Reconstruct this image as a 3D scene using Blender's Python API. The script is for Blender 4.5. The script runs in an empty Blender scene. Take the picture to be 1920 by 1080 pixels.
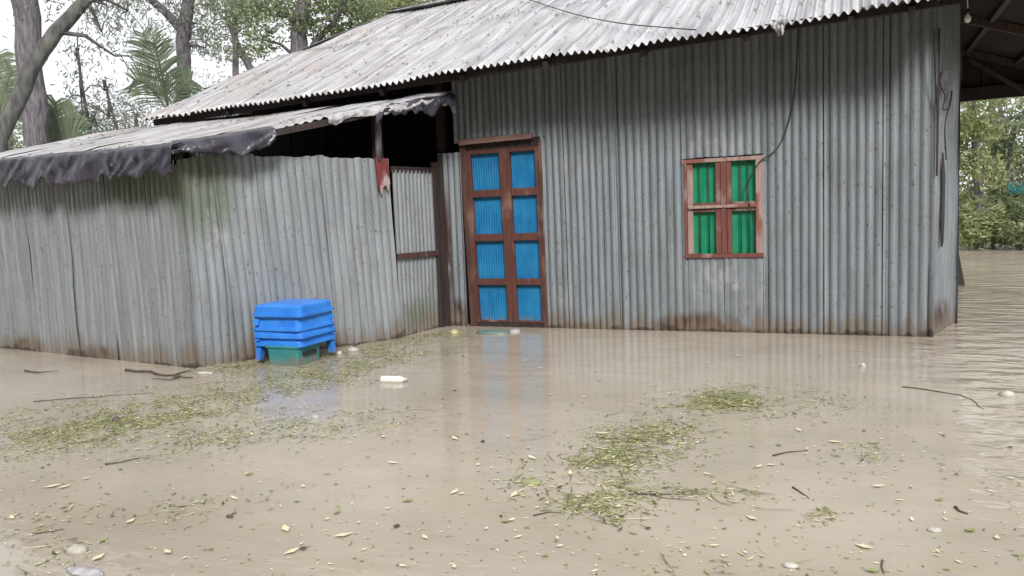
import bpy, math, random
import numpy as np
from mathutils import Vector, noise as mnoise

random.seed(7)
rng = np.random.default_rng(11)
S = bpy.context.scene
COL = S.collection

# ------------------------------------------------------------------ camera
FPX = 1490.0
YAW, PITCH, ROLL = math.radians(23.5), math.radians(5.63), math.radians(-2.3)
CAM = Vector((4.09, -8.04, 1.30))
_F = Vector((-math.sin(YAW) * math.cos(PITCH), math.cos(YAW) * math.cos(PITCH), -math.sin(PITCH)))
_R0 = Vector((math.cos(YAW), math.sin(YAW), 0))
_U0 = _R0.cross(_F)
_R = _R0 * math.cos(ROLL) + _U0 * math.sin(ROLL)
_U = -_R0 * math.sin(ROLL) + _U0 * math.cos(ROLL)
cd = bpy.data.cameras.new('camera')
cam = bpy.data.objects.new('camera', cd)
COL.objects.link(cam)
from mathutils import Matrix
cam.matrix_world = Matrix(((_R.x, _U.x, -_F.x, CAM.x), (_R.y, _U.y, -_F.y, CAM.y), (_R.z, _U.z, -_F.z, CAM.z), (0, 0, 0, 1)))
cd.sensor_width = 36.0
cd.lens = 36.0 * FPX / 1920.0
cd.clip_end = 2000
cd.clip_start = 0.05
S.camera = cam

def ray(x, y):
    return _F + _R * ((x - 960) / FPX) + _U * ((540 - y) / FPX)
def onz(x, y, z=0.0):          # photo point -> where it stands on the water
    d = ray(x, y); return CAM + d * ((z - CAM.z) / d.z)
def ony(x, y, Y=0.0):          # photo point -> where it stands on a wall parallel to the house front
    d = ray(x, y); return CAM + d * ((Y - CAM.y) / d.y)
def far(x, y, dist):           # photo point -> a place at that distance
    d = ray(x, y); return CAM + d * (dist / math.hypot(d.x, d.y))

# ------------------------------------------------------------------ light
SUN_EL, SUN_AZ = math.radians(38), math.radians(146)
w = bpy.data.worlds.new('World'); S.world = w; w.use_nodes = True
nt = w.node_tree; nt.nodes.clear()
sky = nt.nodes.new('ShaderNodeTexSky'); sky.sky_type = 'NISHITA'; sky.sun_disc = False
sky.sun_elevation = SUN_EL; sky.sun_rotation = SUN_AZ
mixc = nt.nodes.new('ShaderNodeMix'); mixc.data_type = 'RGBA'; mixc.inputs[0].default_value = 0.9
mixc.inputs[7].default_value = (8.2, 8.3, 8.5, 1)        # cloud layer over the blue
bg = nt.nodes.new('ShaderNodeBackground'); bg.inputs[1].default_value = 0.055
out = nt.nodes.new('ShaderNodeOutputWorld')
nt.links.new(sky.outputs[0], mixc.inputs[6]); nt.links.new(mixc.outputs[2], bg.inputs[0]); nt.links.new(bg.outputs[0], out.inputs[0])
sd = bpy.data.lights.new('sun', 'SUN'); sd.energy = 1.5; sd.angle = math.radians(16); sd.color = (1, 0.97, 0.93)
sun = bpy.data.objects.new('sun', sd); COL.objects.link(sun)
sun.rotation_euler = (math.radians(90) - SUN_EL, 0, math.pi - SUN_AZ)
S.view_settings.view_transform = 'Standard'
S.view_settings.look = 'None'
S.view_settings.exposure = 1.35
S.view_settings.gamma = 1.0
S.view_settings.use_curve_mapping = False

# ------------------------------------------------------------------ material helpers
class NB:
    def __init__(self, name):
        self.m = bpy.data.materials.new(name); self.m.use_nodes = True
        self.t = self.m.node_tree; self.t.nodes.clear()
        self.out = self.n('ShaderNodeOutputMaterial')
        self.p = self.n('ShaderNodeBsdfPrincipled')
        self.t.links.new(self.p.outputs[0], self.out.inputs[0])
        g = self.n('ShaderNodeNewGeometry'); self.pos = g.outputs['Position']; self.geo = g
    def n(self, k): return self.t.nodes.new(k)
    def put(self, sock, v):
        if hasattr(v, 'node'): self.t.links.new(v, sock)
        elif isinstance(v, (tuple, list)) and len(v) == 3 and sock.type == 'RGBA': sock.default_value = (*v, 1)
        else: sock.default_value = v
    def mul(self, v):
        m = self.n('ShaderNodeVectorMath'); m.operation = 'MULTIPLY'; self.put(m.inputs[0], self.pos); m.inputs[1].default_value = v; return m.outputs[0]
    def noise(self, scale, detail=4, stretch=None, rough=.55):
        x = self.n('ShaderNodeTexNoise'); x.inputs['Scale'].default_value = scale; x.inputs['Detail'].default_value = detail
        x.inputs['Roughness'].default_value = rough
        self.put(x.inputs['Vector'], self.mul(stretch) if stretch else self.pos); return x.outputs['Fac']
    def rng(self, v, a, b, c=0, d=1):
        x = self.n('ShaderNodeMapRange'); x.interpolation_type = 'SMOOTHSTEP'
        self.put(x.inputs[0], v); x.inputs[1].default_value = a; x.inputs[2].default_value = b
        x.inputs[3].default_value = c; x.inputs[4].default_value = d; return x.outputs[0]
    def math(self, op, a, b=0.0):
        x = self.n('ShaderNodeMath'); x.operation = op; self.put(x.inputs[0], a); self.put(x.inputs[1], b); return x.outputs[0]
    def mix(self, f, a, b):
        x = self.n('ShaderNodeMix'); x.data_type = 'RGBA'; self.put(x.inputs[0], f); self.put(x.inputs[6], a); self.put(x.inputs[7], b); return x.outputs[2]
    def xyz(self):
        s = self.n('ShaderNodeSeparateXYZ'); self.put(s.inputs[0], self.pos); return s.outputs
    def spot(self, c, r, soft=.6):
        d = self.n('ShaderNodeVectorMath'); d.operation = 'SUBTRACT'; self.put(d.inputs[0], self.pos); d.inputs[1].default_value = c
        e = self.n('ShaderNodeVectorMath'); e.operation = 'DIVIDE'; self.put(e.inputs[0], d.outputs[0]); e.inputs[1].default_value = r
        l = self.n('ShaderNodeVectorMath'); l.operation = 'LENGTH'; self.put(l.inputs[0], e.outputs[0])
        return self.rng(l.outputs['Value'], 1.0, 1.0 - soft)
    def bump(self, h, strength=.3, dist=.01):
        b = self.n('ShaderNodeBump'); b.inputs['Strength'].default_value = strength; b.inputs['Distance'].default_value = dist
        self.put(b.inputs['Height'], h); self.put(self.p.inputs['Normal'], b.outputs[0])
    def set(self, **k):
        names = dict(color='Base Color', rough='Roughness', metal='Metallic', spec='Specular IOR Level', ior='IOR', trans='Transmission Weight', coat='Coat Weight')
        for a, v in k.items(): self.put(self.p.inputs[names[a]], v)
        return self

def simple(name, c1, c2=None, scale=8, rough=.6, stretch=None, metal=0, bumpd=0, spec=.5):
    b = NB(name)
    n = b.noise(scale, 5, stretch)
    b.set(color=b.mix(b.rng(n, .3, .7), c1, c2 or c1), rough=rough, metal=metal, spec=spec)
    if bumpd: b.bump(n, .6, bumpd)
    return b.m

def galvanised(name, tint=(.225, .25, .272), mud=.22, moss=(), lime=(), rust=(), rustlevel=.0, metal=.35, rough=.5):
    b = NB(name)
    s1 = b.noise(1.0, 5, (14, 14, .9)); s2 = b.noise(2.3, 6); s3 = b.noise(38, 3, (1, 1, .5)); s4 = b.noise(120, 2)
    c = b.mix(b.rng(s1, .3, .72), tuple(x * .72 for x in tint), tuple(min(1, x * 1.22) for x in tint))
    c = b.mix(b.rng(s2, .42, .72, 0, .55), c, (tint[0] * .78, tint[1] * .8, tint[2] * .86))
    spang = b.rng(s4, .35, .65, 0, .25); c = b.mix(spang, c, (.46, .48, .5))
    c = b.mix(b.rng(s3, .62, .74, 0, .85), c, (.07, .065, .06))           # dents and specks
    gr = b.noise(1.6, 4, (1, 1, .6))
    for (p, r) in moss: c = b.mix(b.math('MULTIPLY', b.spot(p, r, .8), b.rng(s1, .3, .65, .25, .85)), c, (.10, .125, .06))
    for (p, r) in lime: c = b.mix(b.math('MULTIPLY', b.spot(p, r, .7), b.rng(b.noise(9, 5, (1, 1, .55)), .46, .68, 0, .75)), c, (.40, .39, .40))
    rn = b.noise(7, 5, (1, 1, .45))
    if rustlevel: c = b.mix(b.math('MULTIPLY', b.rng(rn, .56, .75), rustlevel), c, (.19, .095, .055))
    for (p, r) in rust: c = b.mix(b.math('MULTIPLY', b.spot(p, r, .7), b.rng(rn, .28, .52)), c, (.06, .022, .018))
    z = b.xyz()[2]
    zz = b.math('ADD', z, b.rng(b.noise(3, 4, (2, 2, .2)), .2, .8, -.14, .14))
    c = b.mix(b.rng(zz, mud, .02, 0, .8), c, (.20, .155, .115))           # flood mud on the foot of the sheets
    zl = b.math('ADD', z, b.math('ADD', b.rng(b.noise(6, 4), .2, .8, -.05, .05), b.rng(b.noise(1.1, 2), .3, .7, -.01, .05)))
    c = b.mix(b.rng(zl, .06, .01, 0, .85), c, (.055, .043, .032))           # wet line
    b.set(color=c, rough=b.rng(s2, .3, .7, rough - .1, rough + .15), metal=metal)
    b.bump(b.noise(3.5, 3), .35, .02)
    return b.m

M = {}
M['wall'] = galvanised('weathered_zinc', rustlevel=.22,
    lime=[((2.85, 0, 1.86), (.42, .4, .22)), ((2.75, 0, .56), (.4, .4, .26)), ((3.1, 0, .4), (.3, .4, .22)), ((1.15, 0, .3), (.15, .3, .3))],
    rust=[((2.65, 0, .04), (.55, .4, .2)), ((2.4, 0, .03), (.3, .4, .16)), ((1.4, 0, .0), (.35, .4, .1)), ((3.3, 0, .0), (.9, .4, .06)), ((4.9, .3, .12), (.3, .5, .25)), ((-.2, 0, .9), (.12, .3, 1.1)), ((-.1, 0, .1), (.2, .3, .3))],
    moss=[])
M['shed'] = galvanised('shed_zinc', (.265, .285, .30), mud=.26, rustlevel=.28,
    moss=[((-1.25, -2.6, 1.6), (.45, .5, .7)), ((-2.0, -2.7, 1.65), (.8, .5, .35)), ((-.2, -.5, .2), (.4, .6, .3))],
    rust=[((-2.75, -2.55, .03), (.35, .3, .14)), ((-4.1, -2.4, .03), (.4, .3, .16)), ((-.95, -2.3, .0), (.35, .4, .16))],
    lime=[((-1.2, -2.5, 1.2), (.12, .3, .5))])
M['roof'] = None
def roofmat():
    b = NB('roof_zinc')
    s1 = b.noise(1.0, 6, (13, .7, .7)); n2 = b.noise(1.5, 6); n3 = b.noise(11, 5, (1, .5, .5)); x = b.xyz()
    c = b.mix(b.rng(s1, .3, .7), (.265, .265, .28), (.55, .555, .575))
    left = b.rng(x[0], 1.2, -2.5)
    la = b.math('MULTIPLY_ADD', left, .45); la.node.inputs[2].default_value = .06
    amt = b.math('MULTIPLY', b.rng(n2, .35, .65), la)
    c = b.mix(amt, c, (.36, .295, .275))                                     # rust bloom, heavier at the old end
    c = b.mix(b.rng(n3, .6, .7, 0, .75), c, (.14, .10, .08))
    b.set(color=c, rough=.5, metal=.15); b.bump(b.noise(4, 3), .3, .02)
    return b.m
M['roof'] = roofmat()
M['under'] = simple('dark_underside', (.018, .016, .018), (.035, .028, .027), 3, .75)  # darkened so the shade under the roofs is put into the colour
M['wood'] = simple('old_timber', (.04, .025, .02), (.075, .05, .038), 2.0, .8, (18, 18, 1.2), bumpd=.006)
M['darkwood'] = simple('dark_timber', (.02, .014, .013), (.045, .028, .025), 2.0, .85, (18, 18, 1.2), bumpd=.006)
def paintwood(name, wood, wood2, bare, lo, hi, st=(16, 16, 1.5)):
    b = NB(name)
    n = b.noise(2, 5, st); k = b.noise(4.5, 6, (1, 1, .45))
    c = b.mix(b.rng(n, .3, .7), wood, wood2)
    c = b.mix(b.rng(k, lo, hi), c, bare)
    b.set(color=c, rough=.65); b.bump(n, .5, .004); return b.m
M['doorwood'] = paintwood('red_brown_door_wood', (.075, .024, .019), (.12, .042, .03), (.22, .12, .09), .54, .7)
M['jamb'] = paintwood('dull_jamb_wood', (.06, .025, .02), (.10, .046, .035), (.18, .11, .085), .52, .68)
M['lintel'] = paintwood('bleached_lintel', (.17, .085, .07), (.26, .16, .135), (.16, .07, .06), .55, .7, (1.5, 16, 16))
M['winwood'] = paintwood('worn_pink_window_wood', (.13, .036, .028), (.18, .065, .052), (.26, .17, .15), .5, .62)
M['winpale'] = paintwood('bleached_window_frame', (.28, .19, .165), (.38, .27, .24), (.22, .08, .065), .52, .62)
M['redpost'] = paintwood('red_painted_post', (.13, .022, .024), (.19, .035, .035), (.36, .30, .29), .58, .68)
M['iron'] = simple('rusty_iron', (.03, .022, .02), (.06, .04, .035), 20, .6, metal=.5)
M['wire'] = simple('black_cable', (.012, .012, .014), (.03, .03, .03), 20, .5)
def plastic_sheet():
    b = NB('weathered_plastic_sheet')
    n = b.noise(5, 5); k = b.noise(16, 4)
    c = b.mix(b.rng(n, .35, .65), (.010, .009, .015), (.055, .05, .07)); c = b.mix(b.rng(k, .62, .74, 0, .5), c, (.26, .25, .27))
    b.set(color=c, rough=.32); b.bump(k, .4, .008); return b.m
M['tarp'] = plastic_sheet()
M['silver'] = simple('silver_plastic', (.22, .21, .23), (.5, .48, .5), 14, .35, bumpd=.01)
M['rag'] = simple('pale_torn_plastic', (.5, .48, .5), (.3, .28, .3), 22, .5, bumpd=.01)
def worn(name, c1, c2, dirt, rough):
    b = NB(name); n = b.noise(4, 4); k = b.noise(18, 6, (1, 1, .4)); z = b.xyz()[2]
    c = b.mix(b.rng(n, .3, .7), c1, c2); c = b.mix(b.rng(k, .58, .74, 0, .45), c, dirt)
    c = b.mix(b.rng(b.math('ADD', z, b.rng(k, .3, .7, -.06, .06)), .12, .0, 0, .7), c, (.20, .165, .12))
    b.set(color=c, rough=b.rng(k, .3, .7, rough - .08, rough + .2)); b.bump(k, .25, .003); return b.m
M['tub'] = worn('blue_plastic', (.022, .17, .62), (.04, .24, .72), (.12, .24, .45), .32)
M['bucket'] = worn('teal_plastic', (.02, .19, .20), (.05, .25, .25), (.10, .20, .18), .4)
M['blue'] = worn('blue_painted_tin', (.006, .14, .33), (.014, .19, .40), (.05, .17, .30), .4)
M['green'] = worn('green_painted_tin', (.0, .20, .095), (.01, .27, .14), (.07, .22, .15), .42)
M['white'] = simple('off_white_foam', (.55, .53, .48), (.36, .34, .29), 14, .6)
M['bottle'] = simple('milky_plastic', (.75, .74, .70), (.62, .61, .57), 9, .3)
M['glass'] = simple('frosted_bulb', (.8, .8, .78), (.7, .7, .7), 9, .2)
M['bark'] = simple('grey_bark', (.09, .08, .10), (.23, .21, .225), 5, .9, (6, 6, 1.1), bumpd=.06)  # lens glare on the trunks put into this pale purplish tone
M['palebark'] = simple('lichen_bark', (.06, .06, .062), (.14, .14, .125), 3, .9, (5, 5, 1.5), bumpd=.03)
M['twig'] = simple('wet_twig', (.045, .036, .028), (.10, .082, .062), 10, .6)

def leafmat(name, dark, light, transl=.48, rough=.5):
    b = NB(name)
    a = b.n('ShaderNodeAttribute'); a.attribute_name = 'tint'
    c = b.mix(a.outputs['Fac'], dark, light)
    b.set(color=c, rough=rough, spec=.35)
    t = b.n('ShaderNodeBsdfTranslucent'); b.put(t.inputs[0], c)
    mx = b.n('ShaderNodeMixShader'); mx.inputs[0].default_value = transl
    b.t.links.new(b.p.outputs[0], mx.inputs[1]); b.t.links.new(t.outputs[0], mx.inputs[2]); b.t.links.new(mx.outputs[0], b.out.inputs[0])
    return b.m
M['leaf_grey'] = leafmat('grey_green_leaf', (.17, .195, .155), (.38, .40, .32))  # paled past a dusty leaf, haze put into the colour
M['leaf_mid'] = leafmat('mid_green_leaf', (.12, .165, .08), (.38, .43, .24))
M['leaf_yellow'] = leafmat('yellow_green_leaf', (.17, .22, .08), (.50, .52, .28))
M['leaf_dark'] = leafmat('dark_green_leaf', (.05, .08, .035), (.16, .21, .09))
M['leaf_palm'] = leafmat('palm_leaf', (.19, .25, .16), (.36, .42, .29))
def littermat():
    b = NB('leaf_litter')
    a = b.n('ShaderNodeAttribute'); a.attribute_name = 'tint'
    r = b.n('ShaderNodeValToRGB'); b.put(r.inputs[0], a.outputs['Fac'])
    cr = r.color_ramp; cr.interpolation = 'LINEAR'
    pts = [(0, (.05, .04, .025)), (.22, (.11, .105, .045)), (.4, (.19, .21, .075)), (.62, (.32, .35, .13)), (.82, (.52, .49, .27)), (1, (.72, .66, .48))]
    cr.elements[0].position = 0; cr.elements[0].color = (*pts[0][1], 1); cr.elements[1].position = 1; cr.elements[1].color = (*pts[-1][1], 1)
    for p, c in pts[1:-1]:
        e = cr.elements.new(p); e.color = (*c, 1)
    b.set(color=r.outputs[0], rough=.45); return b.m
M['litter'] = littermat()

# ------------------------------------------------------------------ object helpers
def mesh(name, verts, faces, mats, smooth=False, mi=None, tint=None):
    me = bpy.data.meshes.new(name)
    me.from_pydata([tuple(v) for v in verts], [], faces)
    for m in (mats if isinstance(mats, (list, tuple)) else [mats]): me.materials.append(m)
    if mi is not None: me.polygons.foreach_set('material_index', np.asarray(mi, dtype=np.int32))
    if smooth: me.polygons.foreach_set('use_smooth', np.ones(len(me.polygons), dtype=bool))
    if tint is not None:
        a = me.attributes.new('tint', 'FLOAT', 'FACE'); a.data.foreach_set('value', np.asarray(tint, dtype=np.float32))
    me.update(); return me
def link(name, me, parent=None, loc=None):
    o = bpy.data.objects.new(name, me); COL.objects.link(o)
    if parent is not None:
        o.parent = parent
        p = parent; off = Vector((0, 0, 0))
        while p is not None: off += Vector(p.location); p = p.parent
        o.location = -off
    if loc is not None: o.location = loc
    return o
def tag(o, label=None, cat=None, group=None, kind=None):
    if label: o['label'] = label
    if cat: o['category'] = cat
    if group: o['group'] = group
    if kind: o['kind'] = kind
    return o
def thing(name, loc, label, cat, group=None):
    o = bpy.data.objects.new(name, None); COL.objects.link(o); o.location = loc; o.empty_display_size = .2
    return tag(o, label, cat, group)

class MB:
    def __init__(self): self.v = []; self.f = []
    def box(self, a, b, bev=0):
        x0, y0, z0 = a; x1, y1, z1 = b
        self.hexa([(x0, y0, z0), (x1, y0, z0), (x1, y1, z0), (x0, y1, z0), (x0, y0, z1), (x1, y0, z1), (x1, y1, z1), (x0, y1, z1)])
        return self
    def hexa(self, p):
        n = len(self.v); self.v += [Vector(q) for q in p]
        self.f += [[n + i for i in q] for q in ((0, 3, 2, 1), (4, 5, 6, 7), (0, 1, 5, 4), (1, 2, 6, 5), (2, 3, 7, 6), (3, 0, 4, 7))]
        return self
    def beam(self, a, b, w, h, up=Vector((0, 0, 1))):
        a = Vector(a); b = Vector(b); d = (b - a).normalized(); s = d.cross(up)
        if s.length < 1e-4: s = d.cross(Vector((0, 1, 0)))
        s.normalize(); t = s.cross(d); s = s * w / 2; t = t * h / 2
        self.hexa([a - s - t, a + s - t, b + s - t, b - s - t, a - s + t, a + s + t, b + s + t, b - s + t]); return self
    def tube(self, pts, rad, seg=8, cap=True):
        pts = [Vector(p) for p in pts]; n0 = len(self.v)
        if not isinstance(rad, (list, tuple)): rad = [rad] * len(pts)
        prev = None
        for i, p in enumerate(pts):
            d = (pts[min(i + 1, len(pts) - 1)] - pts[max(i - 1, 0)]).normalized()
            if prev is None:
                s = d.cross(Vector((0, 0, 1)))
                if s.length < .05: s = d.cross(Vector((1, 0, 0)))
            else: s = prev - d * prev.dot(d)
            s.normalize(); prev = s; t = d.cross(s)
            for k in range(seg):
                a = 2 * math.pi * k / seg; self.v.append(p + (s * math.cos(a) + t * math.sin(a)) * rad[i])
        for i in range(len(pts) - 1):
            for k in range(seg):
                a = n0 + i * seg + k; b = n0 + i * seg + (k + 1) % seg
                self.f.append([a, b, b + seg, a + seg])
        if cap:
            self.f.append([n0 + k for k in range(seg)][::-1]); e = n0 + (len(pts) - 1) * seg; self.f.append([e + k for k in range(seg)])
        return self
    def build(self, name, mat, parent=None, smooth=False, bevel=0):
        o = link(name, mesh(name, self.v, self.f, mat, smooth), parent)
        if bevel:
            m = o.modifiers.new('bevel', 'BEVEL'); m.width = bevel; m.segments = 2; m.limit_method = 'ANGLE'
        return o

def nz(x, y, z=0.0): return mnoise.noise(Vector((x, y, z)))

def sheet(parent, c00, c10, c11, c01, n, mats, pitch=.076, amp=.017, sharp=True, rows=10, warp=.010, seed=0., name='corrugated_sheet', thick=0, spw=8, jag=0, shape=None, own=.6):
    """one corrugated metal sheet on four corners, ribs running c00 -> c01"""
    c00, c10, c11, c01, n = [Vector(q) for q in (c00, c10, c11, c01, n)]
    n.normalize()
    wdt = ((c10 - c00).length + (c11 - c01).length) / 2
    waves = max(1, round(wdt / pitch)); nc = waves * spw
    V = []; ln = (c01 - c00).length
    for j in range(rows + 1):
        v = j / rows
        for i in range(nc + 1):
            u = i / nc; ph = i / spw
            p = (c00 * (1 - u) + c10 * u) * (1 - v) + (c01 * (1 - u) + c11 * u) * v
            if jag and j in (0, rows): p = p + (c01 - c00).normalized() * (jag * nz(ph * .9, seed, j))
            if sharp: h = 2 * abs(math.cos(math.pi * ph)) ** .46 - 1
            else: h = math.cos(2 * math.pi * ph)
            q = p + n * (amp * h + warp * nz(p.x * 1.5, p.y * 1.5, p.z * 1.2) + warp * own * nz(u * wdt * 1.6 + seed * 7.3, v * ln * 1.2, seed) + warp * .3 * nz(p.x * 7, p.y * 7, p.z * 4))
            if shape: q = shape(q, u, v)
            V.append(q)
    Fc = []; W = nc + 1
    for j in range(rows):
        for i in range(nc):
            a = j * W + i; Fc.append([a, a + 1, a + W + 1, a + W])
    mi = [0] * len(Fc)
    if thick:
        nv = len(V); nf = len(Fc)
        V += [q - n * thick for q in V]
        for f in Fc[:nf]: Fc.append([nv + k for k in f][::-1]); mi.append(1)
        for i in range(nc):
            Fc.append([i + 1, i, nv + i, nv + i + 1]); mi.append(0)
            a = rows * W + i; Fc.append([a, a + 1, nv + a + 1, nv + a]); mi.append(0)
        for j in range(rows):
            a = j * W; Fc.append([a, a + W, nv + a + W, nv + a]); mi.append(0)
            a = j * W + nc; Fc.append([a + W, a, nv + a, nv + a + W]); mi.append(0)
    return link(name, mesh(name, V, Fc, mats, True, mi), parent)

# ------------------------------------------------------------------ setting: water, bank
def watermat():
    b = NB('muddy_flood_water')
    n1 = b.noise(.55, 4); n2 = b.noise(2.2, 5, (1, 1.6, 1)); x = b.xyz()
    c = b.mix(b.rng(n1, .3, .7), (.325, .278, .222), (.425, .37, .30))
    c = b.mix(b.rng(n2, .42, .75, 0, .45), c, (.315, .29, .215)); c = b.mix(b.rng(b.noise(1.0, 5, (.5, 2.2, 1)), .45, .7, 0, .4), c, (.40, .36, .31))
    open_ = b.rng(b.math('ADD', x[0], b.rng(b.noise(.9, 3), .2, .8, -.2, .2)), 4.45, 4.95)      # ruffled outside the lee of the house
    r1 = b.noise(1.0, 3, (2.4, 5.2, 1)); r2 = b.noise(1.0, 2, (10, 14, 1)); r3 = b.noise(1.0, 3, (1.6, 3.2, 1))
    amp = b.math('MULTIPLY_ADD', open_, .040); amp.node.inputs[2].default_value = .0038
    hh = b.math('ADD', b.math('MULTIPLY', r1, amp), b.math('ADD', b.math('MULTIPLY', r2, .0018), b.math('MULTIPLY', r3, .004)))
    b.set(color=c, rough=.09, ior=1.33)
    bp = b.n('ShaderNodeBump'); bp.inputs['Strength'].default_value = 1; bp.inputs['Distance'].default_value = 1
    b.put(bp.inputs['Height'], hh); b.put(b.p.inputs['Normal'], bp.outputs[0])
    return b.m
L = 400
tag(link('flood_water', mesh('flood_water', [(-L, -L, 0), (L, -L, 0), (L, L, 0), (-L, L, 0)], [[0, 1, 2, 3]], watermat())), kind='structure')

def landmat():
    b = NB('wet_bank_ground'); n = b.noise(1.3, 6)
    b.set(color=b.mix(b.rng(n, .35, .65), (.07, .062, .035), (.07, .10, .035)), rough=.9); b.bump(n, .5, .1); return b.m
V = []; Fc = []
N = 40; J = 6
for i in range(N + 1):
    for j in range(J + 1):
        X = -60 + 130 * i / N; Y = 14.2 + 1.1 * nz(X * .25, 3.1) + j * 9 - (0.9 if X > 5 else 0)
        z = -.25 + (.0 if j == 0 else .75 + .12 * j + .35 * nz(X * .2, Y * .2, 5))
        V.append((X, Y if j else Y - .6, z))
for i in range(N):
    for j in range(J):
        a = i * (J + 1) + j; Fc.append([a, a + J + 1, a + J + 2, a + 1])
tag(link('bank', mesh('bank', V, Fc, landmat(), True)), kind='structure')

# ------------------------------------------------------------------ house
house = thing('tin_house', (2.0, 3.0, 0), 'grey corrugated tin house with blue door and green shuttered window standing in flood water', 'house')
TAN = math.tan(math.radians(25))
def ze(X): return 2.555 + (X + 3.85) * .26 / 8.42 + .012 * math.sin(X * 1.7)
def zr(X, Y): return ze(X) + (Y + .8) * TAN
NF = Vector((0, -1, 0))
def wsheet(x0, x1, z0, z1, dy=0., seed=0., mat='wall', tilt=0., **k):
    t = (lambda X: zr(X, 0) - .05) if z1 is None else (lambda X: z1)
    zb = z0
    return sheet(house, (x0 + tilt, -dy, zb), (x1 + tilt, -dy, zb), (x1, -dy, t(x1)), (x0, -dy, t(x0)), NF, M[mat], seed=seed, jag=.012 if z0 < .1 else .006, rows=14, **k)
for i, X in enumerate(np.arange(-4.15, -.3, .3)):  # added dark boards behind the porch, closing off sky so it stays black
    MB().box((X + .002, 1.2 + .01 * (i % 2), -.2), (X + .298, 1.225 + .01 * (i % 2), zr(X, 1.2) - .06)).build('dark_backing_board', M['darkwood'], house)
for i, Y in enumerate(np.arange(.1, 1.2, .3)):
    MB().box((-.06 + .01 * (i % 2), Y + .002, -.2), (-.035 + .01 * (i % 2), min(1.2, Y + .298), zr(0, Y) - .06)).build('dark_backing_board', M['darkwood'], house)
MB().box((-.31, 1.205, -.2), (-.06, 1.22, zr(-.2, 1.2) - .06)).build('dark_backing_board', M['darkwood'], house)
wsheet(-.25, .04, -.12, 1.96, .008, 3.9)
wsheet(-.03, .60, 2.062, None, .004, 4.2); wsheet(.57, 1.06, 2.062, None, .009, 4.7)
wsheet(1.0, 1.30, -.10, None, .0, 5.3)
wsheet(1.26, 1.84, -.12, None, .010, 6.4, tilt=.01); wsheet(1.80, 2.52, -.10, None, .003, 7.1)
wsheet(2.50, 3.29, 1.735, None, .008, 8.6); wsheet(2.50, 2.93, -.10, .745, .006, 9.4, amp=.006); wsheet(2.90, 3.31, -.10, .745, .012, 10.2, amp=.005)
wsheet(3.27, 3.86, -.10, None, .002, 11.7); wsheet(3.82, 4.36, -.09, None, .009, 12.5); wsheet(4.32, 4.735, -.08, None, .004, 13.8)
# the sheet bent round the corner, and the side and back walls
cs = sheet(house, (4.70, -.015, -.10), (5.0, .88, -.10), (5.02, .88, 3.2), (4.735, -.015, 3.12), (.95, -.31, 0), M['wall'], pitch=.12, amp=.004, sharp=False, rows=14, warp=.02, seed=15.2)
for i, (a, b_) in enumerate([(.85, 2.4), (2.36, 4.0), (3.96, 5.6), (5.56, 7.2)]):
    sheet(house, (5.0, a, -.1), (5.0, b_, -.1), (5.0, b_, 3.1), (5.0, a, 3.1), (1, 0, 0), M['wall'], rows=6, seed=20 + i, spw=4)
for i in range(6):
    sheet(house, (5.0 - i * 1.55, 7.2, -.1), (3.45 - i * 1.55, 7.2, -.1), (3.45 - i * 1.55, 7.2, 2.95), (5.0 - i * 1.55, 7.2, 2.95), (0, 1, 0), M['wall'], rows=4, seed=30 + i, spw=4)
for i, (a, b_) in enumerate([(0, 2.4), (2.4, 4.8), (4.8, 7.2)]):
    sheet(house, (-4.2, b_, -.1), (-4.2, a, -.1), (-4.2, a, 2.7 + a * .3 if a < 4 else 3.0), (-4.2, b_, 2.7 + b_ * .3 if b_ < 4 else 2.95), (-1, 0, 0), M['wall'], rows=4, seed=40 + i, spw=4)

# corner slit and crack: dark pieces added on the tin for their shade
MB().beam((4.748, -.040, 1.45), (4.752, -.038, 2.72), .016, .012, Vector((0, 1, 0))).build('corner_crack', M['darkwood'], house)
sl = MB(); a = Vector((4.80, .243, 1.62)); dn = Vector((.95, -.31, 0)).normalized(); al = Vector((.31, .95, 0)).normalized()
pts = [(0, 1.66), (.05, 1.45), (.045, 1.05), (.03, .84), (0, .80), (-.03, 1.02), (-.015, 1.3), (-.03, 1.5)]
base = Vector((4.80, .245, 0)) + dn * .024
sl.v = [base + al * p * 1.5 + Vector((0, 0, z)) for p, z in pts] + [base - dn * .012 + al * p * 1.5 + Vector((0, 0, z)) for p, z in pts]
k = len(pts); sl.f = [list(range(k)), list(range(2 * k - 1, k - 1, -1))] + [[i, k + i, k + (i + 1) % k, (i + 1) % k] for i in range(k)]
sl.build('dark_slit', M['under'], house)

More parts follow.
